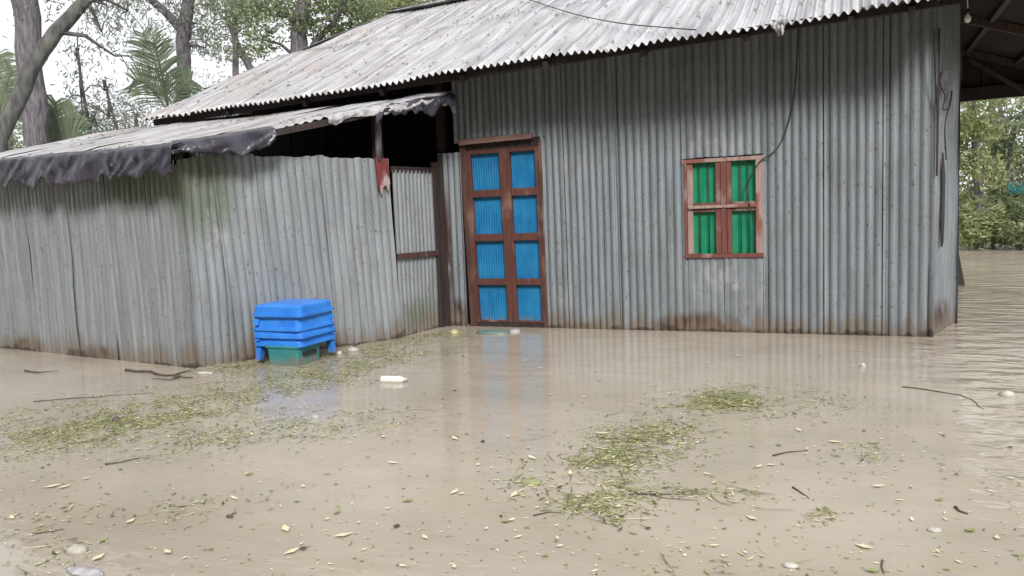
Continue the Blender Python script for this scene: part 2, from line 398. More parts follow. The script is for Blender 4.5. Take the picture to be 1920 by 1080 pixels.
# roof sheets, two courses, old end clipped by the half hip
def left_edge(Y):
    P = [(-.8, -3.85), (.6, -3.84), (2.4, -3.2), (3.3, -2.72)]
    for (y0, x0), (y1, x1) in zip(P, P[1:]):
        if Y <= y1: return x0 + (x1 - x0) * (Y - y0) / (y1 - y0)
    return P[-1][1]
roof = link('roof', mesh('roof', *(lambda m: (m.v, m.f))(MB().beam((-2.8, 3.3, zr(-2.8, 3.3) + .004), (4.65, 3.3, zr(4.65, 3.3) + .004), .22, .016)), M['roof']), house)
NR = Vector((0, -math.sin(math.radians(25)), math.cos(math.radians(25))))
edges = np.linspace(-3.85, 4.86, 13)
for i in range(12):
    x0, x1 = edges[i], edges[i] + (edges[1] - edges[0]) * 10 / 9
    for c, (ya, yb) in enumerate([(-.8, 1.45), (1.32, 3.3)]):
        l0, l1 = left_edge(ya), left_edge(yb)
        if x1 < l1 + .02 and c: continue
        y0j = ya + (random.uniform(-.035, .035) if c == 0 else 0)
        yb2 = yb
        a0, a1, b1, b0 = max(x0, l0), x1, x1, max(x0, l1)
        if c == 0 and i == 0: b0 = left_edge(1.42)
        if b1 - b0 < .05: b0 = b1 - .05
        dz = .003 * (i % 2) - (.016 if c else 0)
        P = lambda X, Y: (X, Y, zr(X, Y) + dz)
        sheet(roof, P(a0, y0j), P(a1, y0j + random.uniform(-.02, .02)), P(b1, yb2), P(b0, yb2), NR, [M['roof'], M['under']], amp=.019, sharp=False, rows=10, warp=.03, own=.03, seed=50 + i * 2.3 + c, thick=.004, name='roof_sheet', jag=.012, spw=8)
for i in range(4):                                      # rear slope
    xa, xb = -2.8 + i * 1.87, -.9 + i * 1.87
    zz = zr(0, 3.3)
    sheet(roof, (xb, 7.9, zz - 1.95), (xa - (1.3 if i == 0 else 0), 7.9, zz - 1.95), (xa, 3.3, zz), (xb, 3.3, zz), (0, .42, .9), [M['roof'], M['under']], amp=.012, sharp=False, rows=3, seed=80 + i, thick=.004, spw=4, name='roof_sheet')
zz = zr(-2.8, 3.3)
sheet(roof, (-4.3, 7.9, zz - 1.95), (-3.9, .3, zr(-3.9, .3)), (-2.76, 3.3, zz), (-2.76, 3.3, zz), (-.6, 0, .8), [M['roof'], M['under']], amp=.01, sharp=False, rows=6, seed=91, thick=.004, spw=4, name='roof_sheet')
# rafters and plate under the eave
for X in (-2.6, -1.5, -.5, .45, 1.35, 2.3, 3.2, 4.05, 4.5):
    MB().beam((X, -.73, zr(X, -.73) - .10), (X, 3.2, zr(X, 3.2) - .10), .05, .07).build('rafter', M['darkwood'], house)
MB().beam((-3.8, -.66, zr(-3.8, -.66) - .085), (4.85, -.66, zr(4.85, -.66) - .085), .05, .07).build('eave_purlin', M['darkwood'], house)
for X in (-4.1, -.23, 1.15, 4.6):
    MB().beam((X, .07, -.2), (X, .07, zr(X, 0) - .1), .09, .09).build('post', M['darkwood'], house)

# ---- door
door = link('door', mesh('door', *(lambda m: (m.v, m.f))(MB().box((.10, .052, .045), (.97, .06, 2.045))), M['doorwood']), house)
tag(door, 'double door with eight blue panels in red brown framing')
fr = MB()
fr.hexa([(.075, -.02, -.12), (.155, -.02, -.12), (.155, .12, -.12), (.075, .12, -.12), (.028, -.02, 2.055), (.10, -.02, 2.055), (.10, .12, 2.055), (.028, .12, 2.055)])
fr.build('jamb', M['jamb'], door, bevel=.004)
MB().box((.968, -.018, -.12), (1.012, .12, 2.07)).build('jamb', M['jamb'], door, bevel=.004)
MB().box((.10, -.005, 1.972), (.968, .12, 2.06)).build('head_rail', M['darkwood'], door, bevel=.004)
MB().hexa([(.05, -.07, 2.03), (.92, -.07, 2.045), (.92, -.018, 2.055), (.05, -.018, 2.045), (.05, -.06, 2.085), (.92, -.06, 2.10), (.92, -.018, 2.11), (.05, -.018, 2.10)]).build('lintel', M['lintel'], door, bevel=.004)
MB().box((.10, -.01, -.1), (.968, .10, .045)).build('threshold', M['darkwood'], door, bevel=.004)
ZR = [(.07, .47), (.54, .96), (1.04, 1.45), (1.53, 1.925)]
for leaf, (xa, xb, s0, s1) in enumerate([(.10, .565, .052, .062), (.567, .966, .062, .04)]):
    lean = .03 if leaf == 0 else .02
    def lx(x, z): return x + lean * (1 - z / 2.0)
    def stile(x0, x1, m):
        MB().hexa([(lx(x0, .05), -.012, .05), (lx(x1, .05), -.012, .05), (lx(x1, .05), .04, .05), (lx(x0, .05), .04, .05), (x0, -.012, 1.97), (x1, -.012, 1.97), (x1, .04, 1.97), (x0, .04, 1.97)]).build('stile', M[m], door, bevel=.003)
    stile(xa, xa + s0, 'doorwood'); stile(xb - s1, xb, 'doorwood')
    zs = [.05] + [q for r in ZR for q in r] + [1.97]
    for a, b_ in zip(zs[0::2], zs[1::2]):
        zc = (a + b_) / 2
        MB().box((lx(xa + s0, zc), -.006, a), (lx(xb - s1, zc), .038, b_)).build('rail', M['doorwood'], door, bevel=.003)
    for (a, b_) in ZR:
        zc = (a + b_) / 2; xl, xr = lx(xa + s0, zc) - .01, lx(xb - s1, zc) + .01
        sheet(door, (xl, .042, a - .01), (xr, .042, a - .01), (xr, .042, b_ + .01), (xl, .042, b_ + .01), NF, M['blue'], pitch=.03 if leaf == 0 else .12, amp=.0022 if leaf == 0 else .0012, sharp=False, rows=4, warp=.003, seed=100 + a + leaf, name='blue_panel', spw=6)

# ---- window
win = link('window', mesh('window', *(lambda m: (m.v, m.f))(MB().box((2.53, .045, .76), (3.26, .055, 1.72))), M['darkwood']), house)
tag(win, 'small window with four green shutter panels in a worn pinkish frame')
MB().box((2.50, -.032, 1.685), (3.275, .05, 1.722)).build('head', M['winpale'], win, bevel=.003)
MB().box((2.515, -.034, .745), (3.274, .05, .784)).build('sill', M['winwood'], win, bevel=.003)
MB().box((2.515, -.028, .785), (2.545, .05, 1.685)).build('side_frame', M['winwood'], win, bevel=.003)
MB().box((2.546, -.012, .785), (2.60, .05, 1.685)).build('side_frame', M['winpale'], win, bevel=.003)
MB().box((3.205, -.030, .785), (3.272, .05, 1.685)).build('side_frame', M['winpale'], win, bevel=.003)
MB().box((2.825, -.022, .785), (2.873, .03, 1.685)).build('stile', M['winwood'], win, bevel=.003)
MB().box((2.876, -.030, .785), (2.928, .03, 1.70)).build('stile', M['winwood'], win, bevel=.003)
MB().box((2.931, -.020, .785), (2.975, .03, 1.685)).build('stile', M['winwood'], win, bevel=.003)
MB().box((2.56, -.040, 1.235), (3.215, -.032, 1.265)).build('mid_rail', M['winpale'], win, bevel=.003)
MB().box((2.60, -.014, 1.20), (2.825, .03, 1.29)).build('mid_rail', M['winwood'], win, bevel=.003)
MB().box((2.975, -.014, 1.20), (3.205, .03, 1.29)).build('mid_rail', M['winwood'], win, bevel=.003)
for (xa, xb) in ((2.595, 2.83), (2.97, 3.21)):
    for (a, b_) in ((.78, 1.205), (1.285, 1.69)):
        sheet(win, (xa, .028, a), (xb, .028, a), (xb, .028, b_), (xa, .028, b_), NF, M['green'], pitch=.12, amp=.0015, sharp=False, rows=4, warp=.003, seed=xa + a, name='green_panel', spw=5)
for X in (2.665, 2.755, 3.06, 3.135):
    MB().tube([(X, .0, .78), (X + .004, -.008, 1.25), (X - .002, 0, 1.69)], .0055, 6).build('iron_bar', M['iron'], win, True)

# ------------------------------------------------------------------ side veranda on the right
ver = thing('veranda', (6.0, 1.5, 0), 'dark open veranda roof with timber beams at the right end of the house', 'veranda')
def vz(X): return 3.22 - (X - 4.64) * .36
NV = Vector((.34, 0, .94))
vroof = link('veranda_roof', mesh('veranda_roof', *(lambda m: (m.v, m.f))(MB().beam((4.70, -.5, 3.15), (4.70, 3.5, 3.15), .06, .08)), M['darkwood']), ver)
for i in range(5):
    ya, yb = -.62 + i * .86, .28 + i * .86
    dz = .01 * (i % 2)
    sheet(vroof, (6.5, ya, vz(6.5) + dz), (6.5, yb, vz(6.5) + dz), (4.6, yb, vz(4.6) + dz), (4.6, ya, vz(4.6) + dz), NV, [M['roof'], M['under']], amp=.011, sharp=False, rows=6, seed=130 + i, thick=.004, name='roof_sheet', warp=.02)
for Y in (-.3, 1.2, 2.95):
    MB().beam((4.75, Y, vz(4.75) - .06), (6.45, Y, vz(6.45) - .06), .06, .08).build('rafter', M['wood'], ver)
for X in (5.3, 5.8, 6.3):
    MB().beam((X, -.55, vz(X) - .035), (X, 3.6, vz(X) - .035), .05, .04).build('purlin', M['wood'], ver)
MB().beam((4.95, 3.0, 2.44), (6.45, 3.0, 2.46), .07, .15).build('tie_beam', M['darkwood'], ver)
for k in range(6):
    xa = 5.0 + k * .232; xb = xa + .25; y = 3.03 + .024 * (k % 2); za, zb = vz(xa) - .012, vz(xb) - .012
    MB().hexa([(xa, y, 2.5), (xb, y, 2.5), (xb, y + .02, 2.5), (xa, y + .02, 2.5), (xa, y, za), (xb, y, zb), (xb, y + .02, zb), (xa, y + .02, za)]).build('gable_board', M['darkwood'], ver)
MB().beam((5.3, 2.9, 2.84), (6.15, 2.9, 2.22), .035, .05).build('brace', M['wood'], ver)
for Y in (-.3, 3.0):
    MB().tube([(6.3, Y, -.3), (6.32, Y, 1), (6.3, Y, vz(6.3) - .06)], .06, 10).build('post', M['wood'], ver, True)
bulb = thing('light_bulb', (4.96, -.1, 2.74), 'unlit white bulb hanging from its cord under the dark veranda roof', 'bulb')
bl = MB(); bl.tube([(4.96, -.1, 2.725), (4.96, -.1, 2.733), (4.96, -.1, 2.755), (4.96, -.1, 2.775), (4.96, -.1, 2.79), (4.96, -.1, 2.80)], [.004, .020, .028, .024, .014, .013], 12)
bl.build('glass_bulb', M['glass'], bulb, True)
MB().tube([(4.96, -.1, 2.80), (4.96, -.1, 2.835)], .016, 10).build('lamp_holder', M['wire'], bulb, True)
MB().tube([(4.96, -.1, 2.83), (4.955, -.1, 2.95), (4.95, -.1, 3.08)], .004, 6).build('cord', M['bottle'], bulb, True)

# ------------------------------------------------------------------ lean-to shed in front of the left half
shed = thing('lean_to_shed', (-2.6, -1.5, 0), 'low corrugated tin lean-to with drooping old roof joined to the left of the house', 'shed')
A0 = Vector((-1.35, -2.73, 0)); A1 = Vector((-.36, -.95, 0)); B1 = Vector((-5.4, -2.19, 0))
nB = Vector((-.13, -1, 0)).normalized(); nA = Vector((1.78, -.99, 0)).normalized()
def seg(P, Q, a, b, zb, za0, za1, n, off, sd, lean=0., shape=None, **k):
    d = (Q - P).normalized(); p = P + d * a + n * off; q = P + d * b + n * off
    return sheet(shed, p + Vector((0, 0, zb)) + d * lean, q + Vector((0, 0, zb)) + d * lean, q + Vector((0, 0, za1)), p + Vector((0, 0, za0)), n, M['shed'], seed=sd, rows=14, jag=.02, shape=shape, **k)
# front (ordered so that +u runs left to right)
LB = (A0 - B1).length
cuts = [0, .75, 1.5, 2.3, 2.95, 3.55, LB + .02]
for i, (a, b_) in enumerate(zip(cuts, cuts[1:])):
    flat = i in (0, 1)
    seg(B1, A0, a, b_ + .04 if i < 5 else b_, -.1, 1.80, 1.82, nB, .006 * (i % 2), 150 + i * 3.1, lean=[.02, .03, 0, -.02, .03, .02][i], amp=.005 if i < 2 else .010, warp=.03 if i < 3 else .018)
LA = (A1 - A0).length
def bend(q, u, v): return q
for i, (a, b_, t0, t1, l, am) in enumerate([(-.02, .36, 1.84, 1.93, .02, .012), (.27, .66, 1.90, 1.91, .10, .011), (.62, 1.36, 1.88, 1.89, .11, .011), (1.32, LA + .02, 1.88, 1.87, .06, .010)]):
    seg(A0, A1, a, b_, -.1, t0, t1, nA, .012 * (i % 2), 170 + i * 2.7, lean=l, amp=am, warp=.02, pitch=.08)
# left end and hidden back
sheet(shed, (-5.4, -.1, -.1), (-5.4, -2.19, -.1), (-5.4, -2.19, 1.8), (-5.4, -.1, 2.2), (-1, 0, 0), M['shed'], rows=5, seed=181, spw=4)
sheet(shed, (-5.4, -.02, -.1), (-4.2, -.02, -.1), (-4.2, -.02, 2.3), (-5.4, -.02, 2.3), NF, M['shed'], rows=5, seed=182, spw=4)
# timber
for (p, h) in ((A0 + Vector((-.1, .12, 0)), 1.9), (A1 + Vector((-.08, .0, 0)), 2.28), (B1 + Vector((.1, .1, 0)), 1.85), (Vector((-3.4, -2.35, 0)), 1.85)):
    MB().beam(p + Vector((0, 0, -.2)), p + Vector((0, 0, h)), .08, .08).build('post', M['darkwood'], shed)
# visible post over the side wall: grey pole above, red painted board below
pb = Vector((-.385, -1.03, 0)) + nA * .045
MB().tube([pb + Vector((-.03, 0, 1.84)), pb + Vector((-.015, 0, 2.1)), pb + Vector((-.03, .02, 2.36))], .034, 10).build('pole', M['bark'], shed, True)
rp = MB(); d = (A1 - A0).normalized()
o_ = pb - d * .06
pts = [(0, 1.88), (.14, 1.87), (.155, 1.62), (.13, 1.53), (.105, 1.60), (.07, 1.58), (.05, 1.50), (.02, 1.57)]
rp.v = [o_ + d * p + Vector((0, 0, z)) for p, z in pts] + [o_ - nA * .02 + d * p + Vector((0, 0, z)) for p, z in pts]
k = len(pts); rp.f = [list(range(k)), list(range(2 * k - 1, k - 1, -1))] + [[i, k + i, k + (i + 1) % k, (i + 1) % k] for i in range(k)]
rp.build('red_board', M['redpost'], shed)
# gate
G0 = A1 + Vector((.01, .08, 0)); G1 = Vector((-.265, -.10, 0)); nG = Vector((.87, -.09, 0)).normalized()
gate = link('gate', mesh('gate', *(lambda m: (m.v, m.f))(MB().beam(G0 + Vector((0, .02, 1.77)), G1 + Vector((0, -.02, 1.77)), .035, .06)), M['darkwood']), shed)
tag(gate, 'narrow tin gate with brown rails between shed and house')
sheet(gate, G0 + Vector((0, 0, -.08)), G1 + Vector((0, 0, -.08)), G1 + Vector((0, 0, 1.76)), G0 + Vector((0, 0, 1.76)), nG, M['shed'], rows=12, seed=190, pitch=.07, warp=.006)
MB().beam(G0 + nG * .03 + Vector((0, .0, .86)), G1 + nG * .03 + Vector((0, -.03, .85)), .03, .055).build('rail', M['jamb'], gate, bevel=.004)
MB().beam(G1 + nG * .02 + Vector((.0, .0, -.1)), G1 + nG * .02 + Vector((0, 0, 1.86)), .05, .10).build('stile', M['darkwood'], gate, bevel=.004)
MB().beam(Vector((-.20, -.03, -.1)), Vector((-.21, -.03, 1.95)), .07, .05).build('jamb', M['darkwood'], gate, bevel=.004)
# roof of the lean-to
def sz(X, Y):                                           # sagging plane from the eave up to the house wall
    t = (Y + 2.95) / 2.4
    return 1.93 + .57 * t - .03 * math.sin(max(0, min(1, t)) * math.pi) + .012 * (X + 3) * .6 + .02 * nz(X * 1.3, Y, 2)
sroof = link('shed_roof', mesh('shed_roof', *(lambda m: (m.v, m.f))(MB().beam((-5.2, -2.30, 1.86), (-1.25, -2.80, 1.87), .05, .05)), M['darkwood']), shed)
def ey(X): return -2.97 - (X + 1.2) * .12               # front eave follows the front wall
NS = Vector((-.0, -.23, .97))
for i, (xa, xb) in enumerate([(-5.55, -4.8), (-4.84, -4.05), (-4.1, -3.3), (-3.35, -2.55), (-2.6, -1.85), (-1.9, -1.15)]):
    dz = .012 * (i % 2)
    t0 = -.28
    xs = .55 if i == 0 else 0
    sheet(sroof, (xa, ey(xa), sz(xa, ey(xa)) + dz), (xb, ey(xb) + .03, sz(xb, ey(xb)) + dz), (xb, t0, sz(xb, t0) + dz), (xa + xs, t0, sz(xa + xs, t0) + dz), NS, [M['roof'], M['under']], amp=.011, sharp=False, rows=10, warp=.03, seed=200 + i * 1.9, thick=.004, name='roof_sheet', jag=.03)
# triangular end toward the door: sheets shorten along the side wall
e0 = (-1.2, -2.9); e1 = (.14, -.62)
def ex(Y): return e0[0] + (e1[0] - e0[0]) * (Y - e0[1]) / (e1[1] - e0[1])
for i, (xa, xb) in enumerate([(-1.2, -.76), (-.80, -.32), (-.36, .13)]):
    f = lambda X: e0[1] + (X - e0[0]) * (e1[1] - e0[1]) / (e1[0] - e0[0])
    dz = .012 * (i % 2)
    sheet(sroof, (xa, f(xa), sz(xa, f(xa)) + dz), (xb, f(xb), sz(xb, f(xb)) + dz), (xb, -.28, sz(xb, -.28) + dz), (xa, -.28, sz(xa, -.28) + dz), NS, [M['roof'], M['under']], amp=.011, sharp=False, rows=6, warp=.03, seed=220 + i * 1.9, thick=.004, name='roof_sheet', jag=.02)
for X in (-4.9, -3.9, -2.9, -1.9):
    MB().beam((X, ey(X) + .08, sz(X, ey(X)) - .05), (X, -.2, sz(X, -.2) - .05), .05, .06).build('rafter', M['darkwood'], shed)
MB().beam((-1.16, -2.78, sz(-1.16, -2.8) - .05), (.10, -.66, sz(.10, -.66) - .05), .05, .06).build('rafter', M['darkwood'], shed)

# ------------------------------------------------------------------ plastic sheets over the lean-to edge
def drape(name, path, depth, out_n, mat, label, cat, seed, fold=.05, over=.10, nu=140, nv=10, ragged=.3):
    """crumpled sheet lying on the roof edge and hanging over it"""
    path = [Vector(p) for p in path]; V = []; Fc = []
    ls = [0]
    for a, b in zip(path, path[1:]): ls.append(ls[-1] + (b - a).length)
    for i in range(nu + 1):
        s = ls[-1] * i / nu; k = max(j for j in range(len(path) - 1) if ls[j] <= s + 1e-9)
        p = path[k].lerp(path[k + 1], (s - ls[k]) / max(1e-6, ls[k + 1] - ls[k]))
        dp = depth(i / nu) * (1 + ragged * nz(s * 5, seed) + ragged * .9 * nz(s * 9, seed + 4) + ragged * .25 * nz(s * 30, seed + 6))
        for j in range(nv + 1):
            v = j / nv
            f1 = nz(s * 3.6 + v * 2.6, v * 1.8, seed); f2 = nz(s * 7 + v * 2.5 + f1, v * 1.2, seed + 9); f2 = (1 - abs(f2) * 3.2) * .5
            if v < .25:
                q = p - out_n * over * (1 - v / .25) + Vector((0, 0, .022 + .006 * f2 + over * .22 * (1 - v / .25)))
            else:
                h = (v - .25) / .75
                q = p + out_n * (.022 + fold * (f1 * .7 + .25) * h + fold * .5 * f2 * (.3 + h) + .01 * math.sin(h * 3)) + Vector((0, 0, .018 - dp * h + .03 * f1 * (1 - h) * h))
            V.append(q)
    W = nv + 1
    for i in range(nu):
        for j in range(nv): a = i * W + j; Fc.append([a, a + 1, a + W + 1, a + W])
    o = link(name, mesh(name, V, Fc, mat, True))
    m = o.modifiers.new('thickness', 'SOLIDIFY'); m.thickness = .004
    return tag(o, label, cat)
P_ = lambda X: (X, ey(X), sz(X, ey(X)))
drape('plastic_sheet', [P_(-5.6), P_(-4.4), P_(-3.2), P_(-2.2), P_(-1.14)], lambda t: .21 + .06 * t, Vector((-.12, -1, 0)).normalized(), M['tarp'], 'long crumpled dark plastic sheet draped over the front edge of the low shed roof', 'plastic sheet', 3.3, fold=.05, nu=260, nv=14)
nE = Vector((2.28, -1.22, 0)).normalized()
Q_ = lambda X: (X, e0[1] + (X - e0[0]) * (e1[1] - e0[1]) / (e1[0] - e0[0]), sz(X, e0[1] + (X - e0[0]) * (e1[1] - e0[1]) / (e1[0] - e0[0])))
drape('plastic_sheet', [Q_(-1.2), Q_(-.95), Q_(-.76)], lambda t: .06 + .19 * t * (1 - t ** 8), nE, M['tarp'], 'short dark plastic sheet sagging from the shed roof edge above the tilted tin sheets', 'plastic sheet', 7.7, fold=.05, nu=90, nv=10)
drape('plastic_sheet', [Q_(-.5), Q_(-.2), (.17, -.56, sz(.1, -.58) + .01)], lambda t: .05 + .05 * t, nE, M['silver'], 'torn silvery plastic strip at the top end of the shed roof by the house eave', 'plastic sheet', 12.1, fold=.03, over=.16, nu=90, nv=8, ragged=.9)
drape('plastic_sheet', [Q_(-.25), Q_(.0), (.24, -.50, sz(.2, -.55) - .02)], lambda t: .11 + .05 * t, nE, M['tarp'], 'dark ragged plastic hanging below the silvery strip beside the door', 'plastic sheet', 17.3, fold=.04, over=.04, nu=90, nv=8, ragged=.8)
V = []; Fc = []
for q in range(5):                                      # torn strips hanging from the eave
    x0 = 3.455 + q * .026; ln_ = [.13, .16, .12, .17, .10][q]; n0 = len(V); ph = q * 1.7
    for j in range(9):
        t = j / 8; wd_ = .045 * (1 - .75 * t ** 1.5); cx = x0 + .03 * nz(t * 2.2, ph) - .012 * (q - 2) * t; y = -.835 - .035 * math.sin(t * 3 + ph) * t - .02 * nz(t * 4, ph, 3)
        z = ze(3.5) + .045 - ln_ * t - .03 * (1 - t) ** 3
        V += [(cx - wd_ / 2, y + .012 * math.sin(ph), z), (cx, y - .018, z + .004), (cx + wd_ / 2, y - .01 * math.cos(ph), z)]
    for j in range(8):
        for k in (0, 1): a_ = n0 + j * 3 + k; Fc.append([a_, a_ + 1, a_ + 4, a_ + 3])
rg = link('rag', mesh('rag', V, Fc, M['rag'], True)); rg.modifiers.new('thickness', 'SOLIDIFY').thickness = .003
tag(rg, 'pale torn plastic scrap hanging from the roof eave above the window', 'rag')

# ------------------------------------------------------------------ wires
def wire(pts, r, label, name='cable', sub=6, mat='wire', cat='cable'):
    pts = [Vector(p) for p in pts]; q = []
    for i in range(len(pts) - 1):
        p0, p1, p2, p3 = pts[max(i - 1, 0)], pts[i], pts[i + 1], pts[min(i + 2, len(pts) - 1)]
        for k in range(sub):
            t = k / sub
            q.append(.5 * ((2 * p1) + (p2 - p0) * t + (2 * p0 - 5 * p1 + 4 * p2 - p3) * t * t + (3 * p1 - p0 - 3 * p2 + p3) * t ** 3))
    q.append(pts[-1])
    o = MB().tube(q, r, 6).build(name, M[mat], None, True)
    return tag(o, label, cat)
yw = -.045
wire([(3.60, -.04, 2.9), ony(1490, 170, yw), ony(1472, 250, yw), ony(1450, 285, yw), ony(1425, 303, yw), ony(1412, 325, -.05), ony(1400, 352, -.05), ony(1408, 395, -.05), ony(1416, 430, -.05), ony(1413, 470, -.05)], .006, 'thin black cable running down the tin wall and looping into the green window')
def onroof(x, y):
    n = Vector((-.26, 0, 8.74)).cross(Vector((0, 1, 0))) ; d = ray(x, y)
    n = Vector((8.42, 0, .26)).cross(Vector((0, 1, TAN))); p = Vector((-3.85, -.8, 2.555 + .06))
    return CAM + d * ((p - CAM).dot(n) / d.dot(n))
wire([onroof(960, -12), onroof(1003, 3), onroof(1080, 27), onroof(1160, 43), onroof(1240, 51), onroof(1305, 56)], .006, 'thin cable lying across the pale corrugated roof above the door side')
def onc(x, y, off=.03):
    p = Vector((4.72, -.015, 0)) + dn * off; d = ray(x, y); return CAM + d * ((p - CAM).dot(dn) / d.dot(dn))
wire([onc(1752, 55), onc(1753, 130), onc(1757, 210), onc(1756, 330)], .007, 'straight black cable running down the right corner of the house')
wire([onc(1766, 135), onc(1763, 160), onc(1772, 180), onc(1768, 205), onc(1780, 200), onc(1785, 170), onc(1782, 190), onc(1772, 235), onc(1774, 300)], .006, 'tangled black cable looped on the bent sheet at the right corner')
mt = MB().box((-.05, -.012, -.09), (.05, .03, .09)); mp = onc(1765, 150, .02)
for v in mt.v: v += mp
tag(mt.build('meter_box', M['bark'], None, bevel=.01), 'small grey switch box fixed to the right corner sheet among cables', 'switch box')
pk = MB(); pk.hexa([(5.36, 4.5, -.2), (5.52, 4.5, -.2), (5.52, 4.54, -.2), (5.36, 4.54, -.2), (5.25, 4.6, .85), (5.36, 4.6, .75), (5.36, 4.64, .75), (5.25, 4.64, .85)])
tag(pk.build('wooden_plank', M['wood']), 'dark brown plank leaning out of the water behind the right corner of the house', 'plank')

# ------------------------------------------------------------------ blue stools on a teal tub
def stool(z_top, hgt, leg, label, dx=0, dy=0, rot=0., top=False):
    cx, cy = -.64 + dx, -2.20 + dy
    t = thing('plastic_stool', (cx, cy, max(0, z_top - hgt - leg)), label, 'stool', 'blue plastic stools stacked against the tin wall')
    R = Matrix.Rotation(rot, 3, 'Z')
    def ring(r, z, cr=.06, seg=5):
        out_ = []
        for (sx, sy, a0) in ((1, 1, 0), (-1, 1, 90), (-1, -1, 180), (1, -1, 270)):
            for k in range(seg):
                a = math.radians(a0 + 90 * k / (seg - 1)); v = R @ Vector((sx * (r - cr) + cr * math.cos(a), sy * (r - cr) + cr * math.sin(a), 0))
                out_.append(Vector((cx + v.x, cy + v.y, z)))
        return out_
    prof = [(.05, z_top + .012), (.17, z_top + .008), (.215, z_top), (.235, z_top - .012), (.246, z_top - hgt * .75), (.249, z_top - hgt * .8), (.268, z_top - hgt * .82), (.270, z_top - hgt), (.250, z_top - hgt), (.238, z_top - hgt * .8), (.224, z_top - .02), (.05, z_top - .005)]
    if top: prof = [(.06, z_top + .016), (.20, z_top + .010), (.240, z_top), (.254, z_top - .014), (.257, z_top - .065), (.257, z_top - .070), (.270, z_top - .073), (.272, z_top - .098), (.258, z_top - .098), (.245, z_top - hgt * .8), (.235, z_top - .02), (.05, z_top - .005)]
    V = []; Fc = []
    for r, z in prof: V += ring(r, z, min(.05, r * .5))
    n = 20
    for j in range(len(prof) - 1):
        for k in range(n): Fc.append([j * n + k, j * n + (k + 1) % n, (j + 1) * n + (k + 1) % n, (j + 1) * n + k])
    Fc.append(list(range(n))[::-1])
    link('seat', mesh('seat', V, [f[::-1] for f in Fc], M['tub'], False), t)
    for (sx, sy) in ((-1, -1), (1, 1), (-1, 1)):
        m = MB(); zt = z_top - hgt * .6; zb = z_top - hgt - leg
        def pt(a, b, z): v = R @ Vector((a, b, 0)); return (cx + v.x, cy + v.y, z)
        i0, o0, i1, o1 = .185, .240, .205, .258
        m.hexa([pt(sx * i1, sy * i1, zb), pt(sx * o1, sy * i1, zb), pt(sx * o1, sy * o1, zb), pt(sx * i1, sy * o1, zb), pt(sx * i0, sy * i0, zt), pt(sx * o0, sy * i0, zt), pt(sx * o0, sy * o0, zt), pt(sx * i0, sy * o0, zt)])
        if sx * sy < 0: m.f = [f[::-1] for f in m.f]
        m.build('leg', M['tub'], t)
    return t
stool(.335, .165, .13, 'lowest blue stool of the stack, its legs reaching the water')
stool(.385, .140, .03, 'third blue stool from the top of the stack by the shed corner', .006, -.004, .015)
stool(.435, .125, .03, 'second blue stool from the top of the stack, under the thick bright top one', -.004, .004, -.02)
stool(.535, .150, .03, 'topmost blue stool of the stack, its bright seat facing the sky', -.002, .002, .01, True)
tb = thing('storage_box', (-.56, -2.33, 0), 'teal green plastic box half sunk under the blue stools', 'box')
def frust(x0, x1, y0, y1, z0, z1, s): return [(x0 + s, y0 + s, z0), (x1 - s, y0 + s, z0), (x1 - s, y1 - s, z0), (x0 + s, y1 - s, z0), (x0, y0, z1), (x1, y0, z1), (x1, y1, z1), (x0, y1, z1)]
MB().hexa(frust(-.745, -.415, -2.47, -2.14, -.1, .165, .012)).build('body', M['bucket'], tb, bevel=.012)
MB().hexa(frust(-.755, -.405, -2.48, -2.13, .158, .178, 0)).build('rim', M['bucket'], tb, bevel=.004)
MB().box((-.418, -2.40, .085), (-.398, -2.21, .115)).build('handle', M['wire'], tb, bevel=.004)

# ------------------------------------------------------------------ trees
def leaves(name, mat, parent, centers, lens, wid, droop=.0, tint=None, updir=None):
    """many small folded leaf faces; centers (n,3)"""
    n = len(centers)
    d = rng.normal(size=(n, 3)); d[:, 2] = d[:, 2] * .6 - droop; d /= np.linalg.norm(d, axis=1)[:, None]
    s = np.cross(d, rng.normal(size=(n, 3))); s /= np.linalg.norm(s, axis=1)[:, None]
    l = lens * rng.uniform(.6, 1.3, (n, 1)); w_ = wid * rng.uniform(.6, 1.3, (n, 1))
    c = np.asarray(centers)
    V = np.empty((n, 4, 3)); V[:, 0] = c - d * l / 2; V[:, 1] = c + s * w_ / 2 + d * l * .05; V[:, 2] = c + d * l / 2; V[:, 3] = c - s * w_ / 2 + d * l * .05
    me = bpy.data.meshes.new(name); me.vertices.add(n * 4); me.vertices.foreach_set('co', V.reshape(-1).astype(np.float32))
    me.loops.add(n * 4); me.loops.foreach_set('vertex_index', np.arange(n * 4, dtype=np.int32))
    me.polygons.add(n); me.polygons.foreach_set('loop_start', np.arange(0, n * 4, 4, dtype=np.int32)); me.polygons.foreach_set('loop_total', np.full(n, 4, dtype=np.int32))
    me.materials.append(mat)
    if tint is None: tint = rng.random(n)
    a = me.attributes.new('tint', 'FLOAT', 'FACE'); a.data.foreach_set('value', np.asarray(tint, dtype=np.float32))
    me.update(calc_edges=True)
    return link(name, me, parent)
def clump_points(c, r, n, sub=14, k=.35):
    """leaves gathered in small sprays inside an ellipsoid"""
    c = np.asarray(c); r = np.asarray(r)
    u = rng.normal(size=(sub, 3)); u /= np.linalg.norm(u, axis=1)[:, None]; cc = c + u * r * rng.uniform(.2, 1, (sub, 1)) ** .6
    w_ = rng.integers(0, sub, n); p = cc[w_] + rng.normal(size=(n, 3)) * r * k * rng.uniform(.5, 1, (n, 1))
    return p, np.clip(rng.random(sub)[w_] * .65 + rng.random(n) * .35, 0, 1)
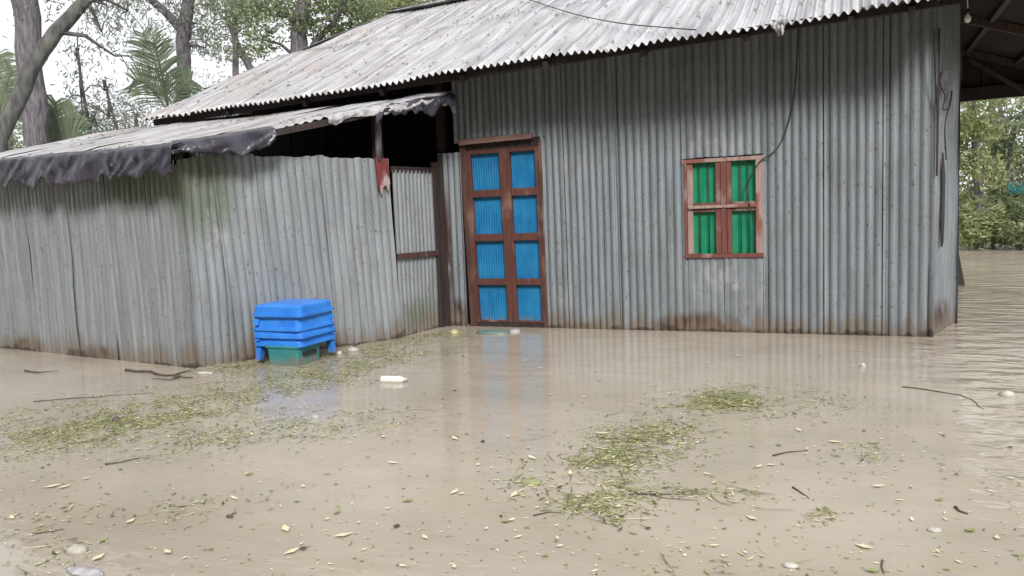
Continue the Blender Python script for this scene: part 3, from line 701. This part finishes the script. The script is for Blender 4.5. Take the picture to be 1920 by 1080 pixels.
def tree(name, label, trunk, clumps, leafm, barkm='bark', leaf=(.14, .04), droop=.3, group=None, extra=(), cat='tree', twigs=0):
    base = Vector(trunk[0][0]); base.z = 0
    t = thing(name, base, label, cat, group)
    m = MB()
    def limb(pr, seg=10):
        pts = []; rad = []
        for (p0, r0), (p1, r1) in zip(pr, pr[1:]):
            p0 = Vector(p0); p1 = Vector(p1)
            for q in range(4):
                f = q / 4; w_ = Vector((nz(p0.z * 3 + f * 2, 1.3), nz(p0.z * 3 + f * 2, 7.7), 0)) * r0 * .25
                pts.append(p0.lerp(p1, f) + w_); rad.append((r0 + (r1 - r0) * f) * (1 + .08 * nz(p0.z + f * 3, p0.x, 4)))
        pts.append(Vector(pr[-1][0])); rad.append(pr[-1][1]); m.tube(pts, rad, seg)
    limb(trunk, 12)
    for e in extra: limb(e, 8)
    P = []; T = []
    top = Vector(trunk[-1][0])
    for (c, r, n) in clumps:
        if leaf[0] < .115: n = int(n * 2.0)
        p, ti = clump_points(c, r, n); P.append(p); T.append(ti)
        if twigs:
            cv = Vector(c); src = trunk[max(0, len(trunk) - 2)][0]
            best = min([Vector(q[0]) for q in trunk] + [Vector(q[0]) for e in extra for q in e], key=lambda q: (q - cv).length)
            m.tube([best, best.lerp(cv, .5) + Vector((0, 0, .15 * (cv - best).length)), cv], [.035, .025, .012], 5)
            for s in range(twigs):
                j = rng.integers(0, n); e = Vector(p[j]); m.tube([cv, cv.lerp(e, .5) + Vector((0, 0, .08)), e], [.012, .009, .004], 4, False)
    m.build('trunk', M[barkm], t, True)
    if P: leaves('crown', M[leafm], t, np.concatenate(P), leaf[0], leaf[1], droop, np.concatenate(T))
    return t
def fz(x, y, d): return tuple(far(x, y, d))
def down(x, d, z=-.3):
    p = far(x, 250, d); return (p.x, p.y, z)
def up(p, dx, dy, dz): return (p[0] + dx, p[1] + dy, p[2] + dz)
def cl(x, y, d, rx, ry, n, rd=None):     # clump seen at a photo point, radii in photo pixels
    k = d / FPX; return (fz(x, y, d), (rx * k, (rd or rx) * k, ry * k), n)

d = 12.5
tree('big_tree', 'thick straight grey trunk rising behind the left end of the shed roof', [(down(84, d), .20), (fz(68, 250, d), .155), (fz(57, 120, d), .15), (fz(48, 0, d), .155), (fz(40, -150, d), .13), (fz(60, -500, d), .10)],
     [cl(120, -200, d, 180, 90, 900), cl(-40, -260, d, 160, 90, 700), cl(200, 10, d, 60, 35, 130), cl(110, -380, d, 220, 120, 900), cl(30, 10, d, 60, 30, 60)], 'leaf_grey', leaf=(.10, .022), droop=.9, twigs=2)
d = 11.5
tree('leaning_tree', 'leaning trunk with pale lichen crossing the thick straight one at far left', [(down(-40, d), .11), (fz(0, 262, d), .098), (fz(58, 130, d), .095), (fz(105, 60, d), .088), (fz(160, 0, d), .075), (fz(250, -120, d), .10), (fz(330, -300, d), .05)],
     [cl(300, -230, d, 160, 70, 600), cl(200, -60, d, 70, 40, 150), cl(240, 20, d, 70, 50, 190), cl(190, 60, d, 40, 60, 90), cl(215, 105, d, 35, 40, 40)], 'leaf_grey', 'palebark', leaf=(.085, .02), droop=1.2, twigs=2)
d = 15
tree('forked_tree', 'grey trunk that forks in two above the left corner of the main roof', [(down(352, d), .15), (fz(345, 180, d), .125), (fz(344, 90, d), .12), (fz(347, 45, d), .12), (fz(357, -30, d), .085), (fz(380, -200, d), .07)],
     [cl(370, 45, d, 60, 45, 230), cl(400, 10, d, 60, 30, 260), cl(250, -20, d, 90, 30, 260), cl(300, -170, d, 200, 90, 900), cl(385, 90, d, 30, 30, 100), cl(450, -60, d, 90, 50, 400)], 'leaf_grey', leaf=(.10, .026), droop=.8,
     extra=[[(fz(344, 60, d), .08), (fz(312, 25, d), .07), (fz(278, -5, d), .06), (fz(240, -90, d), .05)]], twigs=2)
d = 19
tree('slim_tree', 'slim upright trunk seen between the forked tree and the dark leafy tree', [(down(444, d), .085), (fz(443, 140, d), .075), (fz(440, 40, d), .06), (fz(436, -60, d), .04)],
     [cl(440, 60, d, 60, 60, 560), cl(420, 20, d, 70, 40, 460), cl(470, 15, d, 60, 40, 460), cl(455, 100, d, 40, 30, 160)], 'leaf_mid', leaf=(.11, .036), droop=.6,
     extra=[[(fz(490, 160, d), .10), (fz(468, 125, d), .085), (fz(445, 85, d), .07), (fz(425, 30, d), .05)]], twigs=2)
d = 13.5
tree('leafy_tree', 'dark trunk with a curved side branch behind the upper left roof slope', [(down(555, d), .16), (fz(558, 110, d), .14), (fz(563, 50, d), .125), (fz(570, 0, d), .11), (fz(575, -120, d), .07)],
     [cl(520, 30, d, 60, 45, 620), cl(495, 75, d, 35, 30, 120), cl(620, 40, d, 60, 40, 380), cl(600, 5, d, 80, 25, 330), cl(680, 15, d, 60, 30, 420), cl(540, -80, d, 160, 60, 500), cl(700, -70, d, 130, 50, 400), cl(640, 65, d, 40, 22, 260)], 'leaf_mid', leaf=(.095, .034), droop=.4,
     extra=[[(fz(577, 110, d), .06), (fz(592, 78, d), .055), (fz(625, 45, d), .045), (fz(648, 0, d), .04), (fz(660, -60, d), .02)]], twigs=3)
d = 16
tree('ridge_tree', 'yellow green treetop showing above the roof ridge', [(down(760, d), .16), (fz(760, 100, d), .14), (fz(765, 0, d), .11), (fz(770, -100, d), .06)],
     [cl(720, 15, d, 60, 30, 560), cl(780, 5, d, 70, 28, 600), cl(850, -10, d, 60, 25, 450), cl(690, 35, d, 45, 25, 360), cl(760, -80, d, 170, 60, 600)], 'leaf_yellow', leaf=(.10, .036), droop=.4, twigs=2)
# saplings in the bright gap
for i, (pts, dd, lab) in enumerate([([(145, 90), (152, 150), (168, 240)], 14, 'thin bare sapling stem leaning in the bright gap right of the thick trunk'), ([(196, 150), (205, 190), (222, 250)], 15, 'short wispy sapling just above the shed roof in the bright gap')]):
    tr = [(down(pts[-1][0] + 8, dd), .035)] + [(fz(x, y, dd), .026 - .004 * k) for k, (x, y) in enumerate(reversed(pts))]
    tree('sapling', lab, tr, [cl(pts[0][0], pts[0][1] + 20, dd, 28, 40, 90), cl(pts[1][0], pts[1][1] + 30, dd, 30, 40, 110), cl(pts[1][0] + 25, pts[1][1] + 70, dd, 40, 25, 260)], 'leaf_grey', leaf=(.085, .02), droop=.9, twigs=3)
# low bushes behind the shed
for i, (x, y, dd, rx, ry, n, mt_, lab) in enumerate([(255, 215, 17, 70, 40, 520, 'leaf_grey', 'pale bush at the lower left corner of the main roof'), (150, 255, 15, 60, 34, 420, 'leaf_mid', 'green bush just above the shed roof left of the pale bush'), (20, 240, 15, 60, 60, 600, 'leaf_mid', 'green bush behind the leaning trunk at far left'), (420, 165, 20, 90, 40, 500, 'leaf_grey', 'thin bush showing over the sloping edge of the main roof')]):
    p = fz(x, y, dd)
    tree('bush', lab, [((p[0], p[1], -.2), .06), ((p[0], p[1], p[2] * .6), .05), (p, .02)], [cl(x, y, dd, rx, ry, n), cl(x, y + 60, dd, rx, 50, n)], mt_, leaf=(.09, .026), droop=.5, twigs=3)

def palm(base, fronds, label, mat='leaf_palm', n=36, ll=.45):
    t = thing('palm', (base[0], base[1], 0), label, 'palm')
    MB().tube([(base[0], base[1], -.2), base], [.12, .10], 10).build('trunk', M['bark'], t, True)
    for tip, sag in fronds:
        a = Vector(base); b = Vector(tip); mid = a.lerp(b, .55) + Vector((0, 0, sag)); V = []; Fc = []; T = []
        cur = lambda s: a * (1 - s) ** 2 + mid * 2 * s * (1 - s) + b * s * s
        m = MB(); m.tube([cur(s / 8) for s in range(9)], [.022 * (1 - s / 10) for s in range(9)], 5)
        V = m.v; Fc = m.f
        for k in range(n):
            s = .15 + .85 * k / n; p = cur(s); tg = (cur(min(1, s + .02)) - cur(s - .02)).normalized(); sd_ = tg.cross((CAM - p).normalized()).normalized()
            L_ = (ll * math.sin(math.pi * (.18 + .75 * s)) + .08) * random.uniform(.8, 1.1)
            for sg in (-1, 1):
                e = p + (sd_ * sg * .8 + tg * .7 + Vector((0, 0, -random.uniform(.1, .5)))).normalized() * L_; w_ = tg * .010
                i0 = len(V); V += [p - w_, p + w_, p.lerp(e, .6) + w_ * 1.3 + Vector((0, 0, .03)), e, p.lerp(e, .6) - w_ * 1.1 + Vector((0, 0, .03))]; Fc.append([i0, i0 + 1, i0 + 2, i0 + 3, i0 + 4])
        link('frond', mesh('frond', V, Fc, M[mat], False, None, [random.random() for _ in Fc]), t)
    return t
d = 14.5
palm(fz(318, 215, d), [(fz(268, 62, d), .3), (fz(288, 80, d - .4), .3), (fz(250, 150, d), .3), (fz(360, 150, d + .3), .2)], 'young palm with upright green fronds beside the forked trunk', ll=.42)
d = 13
palm(fz(100, 300, d), [(fz(105, 190, d), .2), (fz(140, 215, d), .2), (fz(160, 262, d), .3), (fz(85, 215, d), .1)], 'low palm just right of the thick trunk above the shed roof', ll=.3)
palm(fz(-10, 250, d), [(fz(25, 130, d), .2), (fz(-5, 100, d), .2), (fz(40, 205, d), .3)], 'palm fronds at the far left edge behind the leaning trunk', ll=.35)

# right: dense growth across the water
def at(x, d): p = far(x, 350, d); return p.x, p.y
RG = 'trees across the water right of the house'
d = 21
tree('bank_tree', 'bright yellow green tree across the water close to the house corner', [(down(1835, d), .12), (fz(1838, 400, d), .10), (fz(1830, 300, d), .08), (fz(1825, 190, d), .05), (fz(1824, 140, d), .03)],
     [cl(1830, 240, d, 45, 40, 900), cl(1810, 300, d, 30, 40, 420), cl(1850, 320, d, 40, 30, 460), cl(1840, 165, d, 60, 45, 500), cl(1815, 385, d, 24, 30, 320)], 'leaf_yellow', leaf=(.17, .055), droop=.5, group=RG, twigs=3)
d = 22.5
tree('bank_tree', 'tree with dark forked branches across the water at the right edge', [(down(1897, d), .10), (fz(1897, 380, d), .085), (fz(1892, 290, d), .07), (fz(1878, 220, d), .055), (fz(1868, 150, d), .04)],
     [cl(1900, 230, d, 45, 40, 650), cl(1880, 290, d, 40, 30, 420), cl(1920, 340, d, 45, 40, 800), cl(1870, 380, d, 40, 32, 620), cl(1940, 180, d, 70, 50, 500)], 'leaf_mid', leaf=(.17, .055), droop=.5, group=RG, twigs=4,
     extra=[[(fz(1892, 300, d), .05), (fz(1905, 240, d), .035), (fz(1925, 200, d), .03)], [(fz(1880, 260, d), .03), (fz(1865, 235, d), .02), (fz(1855, 215, d), .012)]])
d = 24
for (x, lab) in ((2010, 'dense green tree across the water beyond the right edge'), (1780, 'dense green tree across the water mostly behind the house')):
    tree('bank_tree', lab, [(down(x, d), .14), (fz(x + 4, 330, d), .11), (fz(x, 180, d), .07), (fz(x, 110, d), .04)],
         [cl(x, 180, d, 80, 70, 900), cl(x - 50, 280, d, 50, 50, 600), cl(x + 50, 300, d, 60, 50, 600), cl(x, 390, d, 70, 40, 700)], 'leaf_mid', leaf=(.19, .06), droop=.5, group=RG, twigs=2)
d = 26
tree('bank_tree', 'darker tree standing behind the others across the water', [(down(1862, d), .13), (fz(1862, 320, d), .11), (fz(1860, 150, d), .07)],
     [cl(1860, 380, d, 80, 50, 700), cl(1900, 300, d, 60, 60, 300), cl(1830, 420, d, 60, 30, 600), cl(1900, 420, d, 70, 30, 700), cl(1880, 190, d, 90, 50, 250)], 'leaf_dark', leaf=(.2, .07), droop=.4, group=RG, twigs=2)
for i, (x, y, dd, rx, ry, n, mt_, lab) in enumerate([(1818, 432, 20.3, 26, 24, 700, 'leaf_yellow', 'pale reedy bush at the water edge nearest the house corner'), (1862, 430, 20.6, 34, 26, 900, 'leaf_yellow', 'rounded yellow green bush at the water edge left of the edge bush'), (1915, 425, 20.4, 36, 30, 900, 'leaf_mid', 'leafy green bush at the water edge by the right border'), (1985, 420, 20.4, 50, 30, 800, 'leaf_mid', 'leafy green bush at the water edge outside the right border')]):
    p = fz(x, y, dd)
    tree('bush', lab, [((p[0], p[1], -.2), .04), ((p[0], p[1], p[2] * .7), .03), (p, .01)], [cl(x, y, dd, rx, ry, n), cl(x, y - 25, dd, rx * .7, ry * .8, n // 3)], mt_, leaf=(.16, .04), droop=.1, twigs=4)
p = far(1908, 345, 21.2)
m = MB()
for k in range(7):
    m.tube([(p.x - .2 + .4 * t, p.y + .03 * math.sin(k + 4 * t), p.z - .03 * k - .10 * math.sin(math.pi * t) + .05) for t in np.linspace(0, 1, 6)], .008, 4, False)
    m.tube([(p.x - .18 + .06 * k, p.y + .03 * math.sin(k), p.z + .05 - .25 * t) for t in np.linspace(0, 1, 4)], .008, 4, False)
tag(m.build('fishing_net', M['bucket']), 'scrap of teal netting caught in the trees across the water', 'net')

# unseen trees added behind the camera, sized and thickened to block the low sky
for i, (x, y, h, r) in enumerate([(-16, -30, 17, 6.2), (-7, -33, 18, 6.6), (3, -32, 17, 6.4), (13, -32, 18, 6.6), (23, -27, 17, 6.4), (-24, -21, 16, 6.0), (31, -18, 16, 6)]):
    cs_ = [((x + random.uniform(-2, 2), y + random.uniform(-1, 1), h * q + random.uniform(-.5, .5)), (r * .75, r * .7, 2.0), 1900) for q in (.1, .2, .3, .4, .5, .6, .72, .85)]
    tree('sky_blocking_tree', ['broad', 'tall', 'spreading', 'old', 'bushy', 'wide', 'round'][i] + ' unseen leafy tree added behind the viewer to block low sky', [((x, y, -.3), .2), ((x + .1, y, h * .5), .15), ((x, y, h * .9), .05)], cs_, 'leaf_mid', leaf=(.95, .5), droop=.3, group='unseen trees added against the low sky')

# ------------------------------------------------------------------ roof litter
def inroof(n, xr, yr, lift, zf, zmul=1):
    return np.array([(X, Y, zf(X, Y) + lift) for X, Y in zip(rng.uniform(*xr, n), rng.uniform(*yr, n))])
def flat_leaves(name, pts, ln, wd, tints, slope=None, curl=.25, mat='litter'):
    n = len(pts); a = rng.uniform(0, 2 * math.pi, n); l = ln * rng.uniform(.5, 1.4, n); w_ = wd * rng.uniform(.6, 1.3, n)
    dx, dy = np.cos(a), np.sin(a)
    ex_, ey_ = (slope or (0, 0))
    V = np.empty((n, 6, 3)); c = np.asarray(pts)
    def off(u, v, z):
        X = dx * u - dy * v; Y = dy * u + dx * v
        return np.stack([c[:, 0] + X, c[:, 1] + Y, c[:, 2] + X * ex_ + Y * ey_ + z], 1)
    cz = l * curl * rng.uniform(0, 1, n)
    V[:, 0] = off(-l / 2, 0 * l, cz * .5); V[:, 1] = off(-l * .05, w_ / 2, cz * .1 + .001); V[:, 2] = off(l / 2, 0 * l, cz * .6 * rng.uniform(0, 1, n)); V[:, 3] = off(-l * .05, -w_ / 2, cz * .1 + .001)
    V[:, 4] = off(-l * .3, w_ * .0, cz * .2); V[:, 5] = off(l * .25, 0 * w_, cz * .05)
    idx = np.arange(n)[:, None] * 6
    faces = np.concatenate([idx + np.array([[0, 4, 1]]), idx + np.array([[4, 5, 1]]), idx + np.array([[5, 2, 1]]), idx + np.array([[0, 3, 4]]), idx + np.array([[4, 3, 5]]), idx + np.array([[5, 3, 2]])], 0)
    faces = faces[:, ::-1]
    me = bpy.data.meshes.new(name); me.from_pydata(V.reshape(-1, 3).tolist(), [], faces.tolist()); me.materials.append(M[mat])
    at_ = me.attributes.new('tint', 'FLOAT', 'FACE'); at_.data.foreach_set('value', np.tile(np.asarray(tints), 6).astype(np.float32))
    return me
n = 480
pts = inroof(n, (-3.9, 4.4), (-.7, 3.2), .018, zr); pts = pts[[p[0] > left_edge(p[1]) + .1 and (p[0] < 0 or rng.random() < .4) for p in pts]]
tag(link('roof_litter', flat_leaves('roof_litter', pts, .07, .022, rng.uniform(.1, .6, len(pts)), (0, TAN))), kind='stuff')
pts = inroof(1100, (-5.0, .0), (-2.9, -.5), .022, sz); pts = pts[[p[0] < ex(p[1]) - .1 for p in pts]]
tag(link('roof_litter', flat_leaves('roof_litter', pts, .07, .02, rng.uniform(0.05, .6, len(pts)), (0, .24))), kind='stuff')

# ------------------------------------------------------------------ things afloat
def scatter(n, cx, cy, sx, sy, rot=0, z=.003):
    """points on the water around a photo position"""
    a = rng.normal(size=n) * sx; b_ = rng.normal(size=n) * sy; c_, s_ = math.cos(rot), math.sin(rot); P = []
    for u, v in zip(a, b_):
        x, y = cx + u * c_ - v * s_, cy + u * s_ + v * c_
        if y < 480: continue
        q = onz(x, y); P.append((q.x, q.y, z + random.uniform(0, .004)))
    return P
def blocked(q):
    x, y = q[0], q[1]
    if y > -.05 and x < 5.05 and y < 7.4: return True
    if y > -2.73 and x < -1.35 + .55 * (y + 2.73) + .02 and y < 0: return True
    if x <= -1.35 and y > -2.76 - (x + 1.35) * .13: return True
    return False
BANDS = [  # cx, cy, sx, sy, rot(deg), density
    (130, 800, 140, 24, -8, 1900), (330, 775, 130, 22, -10, 1500), (520, 720, 120, 18, -10, 1100), (640, 690, 60, 14, -10, 700), (560, 660, 90, 14, -6, 700),
    (460, 815, 130, 12, -9, 520), (640, 800, 90, 10, -8, 320), (780, 650, 70, 14, -6, 700), (830, 625, 40, 6, 0, 400), (430, 690, 40, 6, -4, 350), (700, 660, 60, 12, -8, 500),
    (1290, 785, 70, 18, -20, 420), (1150, 890, 45, 30, 40, 380), (1120, 850, 60, 20, -20, 250), (1500, 745, 70, 14, 4, 200), (1360, 752, 60, 12, 0, 800), (1420, 760, 80, 14, 3, 420), (1220, 810, 60, 26, -15, 900), (1200, 850, 60, 22, -8, 800), (1100, 945, 36, 14, 0, 420), (1080, 900, 70, 26, 10, 300), (1160, 975, 26, 9, 10, 100),
    (1280, 925, 60, 8, 3, 170), (1380, 925, 36, 14, 0, 150), (1620, 855, 34, 12, 0, 120), (1540, 968, 18, 7, 0, 60), (990, 905, 22, 14, 0, 60), (1020, 895, 60, 40, 0, 130), (60, 1020, 60, 30, 0, 110), (250, 960, 140, 14, -4, 160), (1380, 1060, 90, 14, 0, 60)]
P = []
for (cx, cy, sx, sy, r_, n) in BANDS: P += scatter(int(n * (.68 if cx > 950 else 1.25)),  cx, cy, sx, sy, math.radians(r_))
def patchy(P, lo=-.08, keep=.3):
    return [p for p in P if nz(p[0] * 2.6, p[1] * 2.6, 8) + .6 * nz(p[0] * 8, p[1] * 8, 3) > lo or rng.random() < keep]
P = patchy([p for p in P if not blocked(p)])
t_ = np.clip(rng.normal(.54, .25, len(P)), 0, 1)
tag(link('floating_weed', flat_leaves('floating_weed', np.array(P), rng.choice([.016, .026, .038, .055], len(P), p=[.3, .35, .22, .13]), rng.choice([.005, .009, .014], len(P)), t_, None, .3)), kind='stuff')
P = []
for (cx, cy, sx, sy, r_, n) in BANDS: P += scatter(max(4, n // 14), cx, cy, sx, sy, math.radians(r_), .005)
P = [p for p in P if not blocked(p)]
tag(link('floating_straw', flat_leaves('floating_straw', np.array(P), .15, .004, np.clip(rng.normal(.4, .3, len(P)), 0, 1), None, .06)), kind='stuff')
# fine scum: tiny flecks among the weed
P = []
for (cx, cy, sx, sy, r_, n) in BANDS[:16]: P += scatter(int(n * 3.2), cx, cy, sx * 1.1, sy * 1.1, math.radians(r_), .0015)
P = patchy([p for p in P if not blocked(p)], .0, .12)
tag(link('duckweed', flat_leaves('duckweed', np.array(P), .013, .008, np.clip(rng.normal(.52, .16, len(P)), 0, 1), None, .1)), kind='stuff')
# thin scatter everywhere
P = []
for _ in range(1500):
    x = random.uniform(-60, 1980); y = 640 + (random.random() ** 1.0) * 450
    q = onz(x, y); P.append((q.x, q.y, .003))
P = [p for p in P if not blocked(p)]
tag(link('drifting_flecks', flat_leaves('drifting_flecks', np.array(P), .022, .008, np.clip(rng.normal(.62, .25, len(P)), 0, 1), None, .3)), kind='stuff')

# single leaves, each an object
kinds = [('pale', 'pale yellow leaf lying alone on the brown flood water', .92), ('olive', 'olive green leaf lying alone on the brown flood water', .5), ('brown', 'dark brown leaf lying alone on the brown flood water', .06)]
store = {}
for kname, lab, tv in kinds:
    store[kname] = [flat_leaves('floating_leaf', np.array([(0, 0, 0)]), .042, .013 + .005 * q, np.array([tv]), None, .3) for q in range(3)]
cnt = 0
while cnt < 220:
    x = random.uniform(0, 1920); y = 660 + 415 * random.random()
    if 900 < x < 1500 and random.random() < .4 or random.random() < .55: pass
    elif y < 800: continue
    q = onz(x, y)
    if blocked(q): continue
    kname, lab, tv = random.choices(kinds, [5, 4, 1])[0]
    o = link('floating_leaf', random.choice(store[kname])); o.location = (q.x, q.y, .006); o.rotation_euler = (0, 0, random.uniform(0, 6.28))
    s = random.uniform(.65, 1.5); o.scale = (s, s, s)
    tag(o, lab, 'leaf', kname + ' leaves afloat one by one'); cnt += 1

def twig(pts, r, label, name='twig', cat='twig', mat='twig', forks=(), z=.004):
    m = MB(); r *= .62
    def run(pp, r0):
        q = [onz(x, y) + Vector((0, 0, z)) for x, y in pp]; o_ = []
        for a_, b_ in zip(q, q[1:]):
            for k in range(5):
                t = k / 5; p = a_.lerp(b_, t); L_ = (b_ - a_).length
                o_.append(p + Vector((nz(p.x * 6, p.y * 6, 1), nz(p.x * 6, p.y * 6, 5), .12 * nz(p.x * 9, p.y * 9, 9))) * min(.05, L_ * .12))
        o_.append(q[-1]); n = len(o_)
        m.tube(o_, [r0 * (1 - .65 * i / (n - 1)) * (1 + .25 * nz(i * .9, r0 * 900)) for i in range(n)], 6)
    run(pts, r)
    for f in forks: run(f, r * .65)
    return tag(m.build(name, M[mat], None, True), label, cat)
twig([(235, 696), (275, 699), (315, 706), (362, 710)], .022, 'dark forked branch floating before the shed corner', 'branch', 'branch', forks=[[(325, 707), (345, 700), (358, 697)], [(340, 708), (320, 714), (285, 713)]], z=.012)
twig([(45, 696), (70, 700), (108, 697)], .014, 'dark short stick floating near the shed at far left', 'stick', 'stick', z=.01)
twig([(65, 753), (130, 748), (210, 742), (300, 738)], .007, 'long thin stalk along the upper edge of the weed band at left')
twig([(60, 1003), (85, 999), (120, 994)], .006, 'straight dark twig near the lower left corner')
twig([(1690, 726), (1720, 729), (1760, 735), (1800, 742), (1845, 768)], .008, 'long curved dark twig near the rippled water at right')
twig([(1450, 856), (1475, 849), (1515, 846)], .008, 'short curved dark twig below the upper weed patch')
twig([(1180, 928), (1230, 930), (1300, 928)], .006, 'thin straight twig lying right of the dense green weed clump', forks=[[(1190, 924), (1240, 935), (1310, 940)]])
twig([(1487, 915), (1500, 922), (1518, 936)], .007, 'stubby diagonal twig in the open water right of centre')
twig([(1792, 952), (1800, 960), (1815, 965)], .012, 'stubby brown twig near the right edge of the water')
twig([(1655, 1052), (1653, 1064), (1658, 1078)], .006, 'small upright looking twig at the bottom edge on the right')
twig([(196, 872), (225, 868), (262, 860)], .010, 'grey sunken stick just below the left weed band')
twig([(664, 650), (676, 645), (686, 638)], .016, 'short brown stick lying against the wall beside the blue stools', 'stick', 'stick', z=.014)
twig([(1190, 614), (1240, 617), (1300, 618), (1370, 620)], .012, 'long dark stem floating along the foot of the wall left of the window', 'stick', 'stick')
twig([(1000, 968), (1030, 962), (1060, 964)], .005, 'thin brown stem below the yellow leaf heap')

def lump(px, r, mat, name, label, cat, h=.5, seed=0., rot=0.):
    c = onz(*px); V = []; Fc = []; a_, b_ = r
    NU, NVv = 10, 6
    for j in range(NVv + 1):
        th = math.pi * j / NVv
        for i in range(NU):
            ph = 2 * math.pi * i / NU; k = 1 + .28 * nz(math.cos(ph) * 2 + seed, math.sin(ph) * 2, th * 2 + seed)
            x, y = a_ * math.sin(th) * math.cos(ph) * k, b_ * math.sin(th) * math.sin(ph) * k
            V.append((c.x + x * math.cos(rot) - y * math.sin(rot), c.y + x * math.sin(rot) + y * math.cos(rot), .004 + h * min(a_, b_) * math.cos(th) * k))
    for j in range(NVv):
        for i in range(NU): Fc.append([j * NU + i, (j + 1) * NU + i, (j + 1) * NU + (i + 1) % NU, j * NU + (i + 1) % NU])
    return tag(link(name, mesh(name, V, Fc, mat, True)), label, cat)
# bottle
bt = thing('plastic_bottle', onz(738, 716), 'white plastic bottle floating on its side before the gate', 'bottle')
a, b_ = onz(714, 716), onz(764, 716); ax = (b_ - a); L_ = ax.length; ax.normalize(); up_ = Vector((0, 0, .018))
m = MB(); m.tube([a + up_ + ax * L_ * s for s in (0, .02, .06, .2, .5, .70, .82, .9)], [.016, .026, .030, .031, .029, .031, .022, .013], 12); m.build('bottle_body', M['bottle'], bt, True)
MB().tube([a + up_ + ax * L_ * s for s in (.9, .92, 1)], [.013, .016, .015], 10).build('cap', M['white'], bt, True)
lump((662, 658), (.07, .045), M['white'], 'foam_piece', 'large off white foam piece by the wall right of the blue stools', 'foam', .7, 1)
lump((636, 664), (.03, .03), M['white'], 'foam_piece', 'small upright foam crumb touching the blue stools on the right', 'foam', .9, 3)
lump((385, 700), (.10, .035), M['white'], 'foam_piece', 'flat white scrap at the tip of the dark forked branch', 'foam', .3, 5)
lump((772, 624), (.06, .035), M['white'], 'foam_piece', 'pale scrap afloat at the foot of the narrow gate', 'foam', .5, 6)
lump((852, 625), (.05, .06), M['litter'], 'coconut_husk', 'pale husk lying at the foot of the tin strip left of the door', 'husk', .8, 8)
lump((925, 625), (.20, .10), M['bucket'], 'sunken_bag', 'dark teal bag half sunk at the left foot of the blue door', 'bag', .35, 11)
lump((965, 622), (.07, .06), M['rag'], 'sunken_bag', 'dull pale bundle half sunk below the middle of the blue door', 'bag', .5, 13)
lump((145, 1035), (.045, .035), M['white'], 'foam_piece', 'white foam lump floating in the lower left water', 'foam', .7, 15)
lump((160, 1074), (.10, .035), M['rag'], 'plastic_scrap', 'pale pinkish plastic scrap at the bottom edge on the left', 'scrap', .25, 17)
lump((1482, 1062), (.028, .022), M['white'], 'petal', 'large round cream petal at the bottom edge right of centre', 'petal', .4, 19)
lump((1618, 688), (.022, .02), M['white'], 'feather', 'small white feather floating before the right half of the wall', 'feather', 1.4, 21)
lump((1888, 742), (.05, .04), M['white'], 'foam_piece', 'white lump in rippled water at the right edge', 'foam', .7, 23)
lump((1752, 996), (.026, .02), M['white'], 'foam_piece', 'white crumb floating near the lower right', 'foam', .5, 25)
lump((592, 784), (.03, .025), M['rag'], 'plastic_scrap', 'pale crumpled scrap standing out of the weed band below the stools', 'scrap', .9, 27)
lump((218, 789), (.03, .03), M['twig'], 'seed_pod', 'dark seed pod in the yellow green weed band at left', 'seed pod', .9, 29)
lump((430, 970), (.018, .012), M['twig'], 'seed_pod', 'dark brown pod floating alone in the lower left centre', 'seed pod', .6, 31)
# leaf heap
yl = lump((996, 905), (.055, .04), M['leaf_yellow'], 'yellow_leaf', 'bright yellow crumpled leaf left of the green weed clump', 'leaf', .4, 33)
at_ = yl.data.attributes.new('tint', 'FLOAT', 'FACE'); at_.data.foreach_set('value', np.ones(len(yl.data.polygons), dtype=np.float32))
for o in list(COL.objects):
    if o.name.startswith('coconut_husk'):
        at_ = o.data.attributes.new('tint', 'FLOAT', 'FACE'); at_.data.foreach_set('value', np.full(len(o.data.polygons), .75, dtype=np.float32))
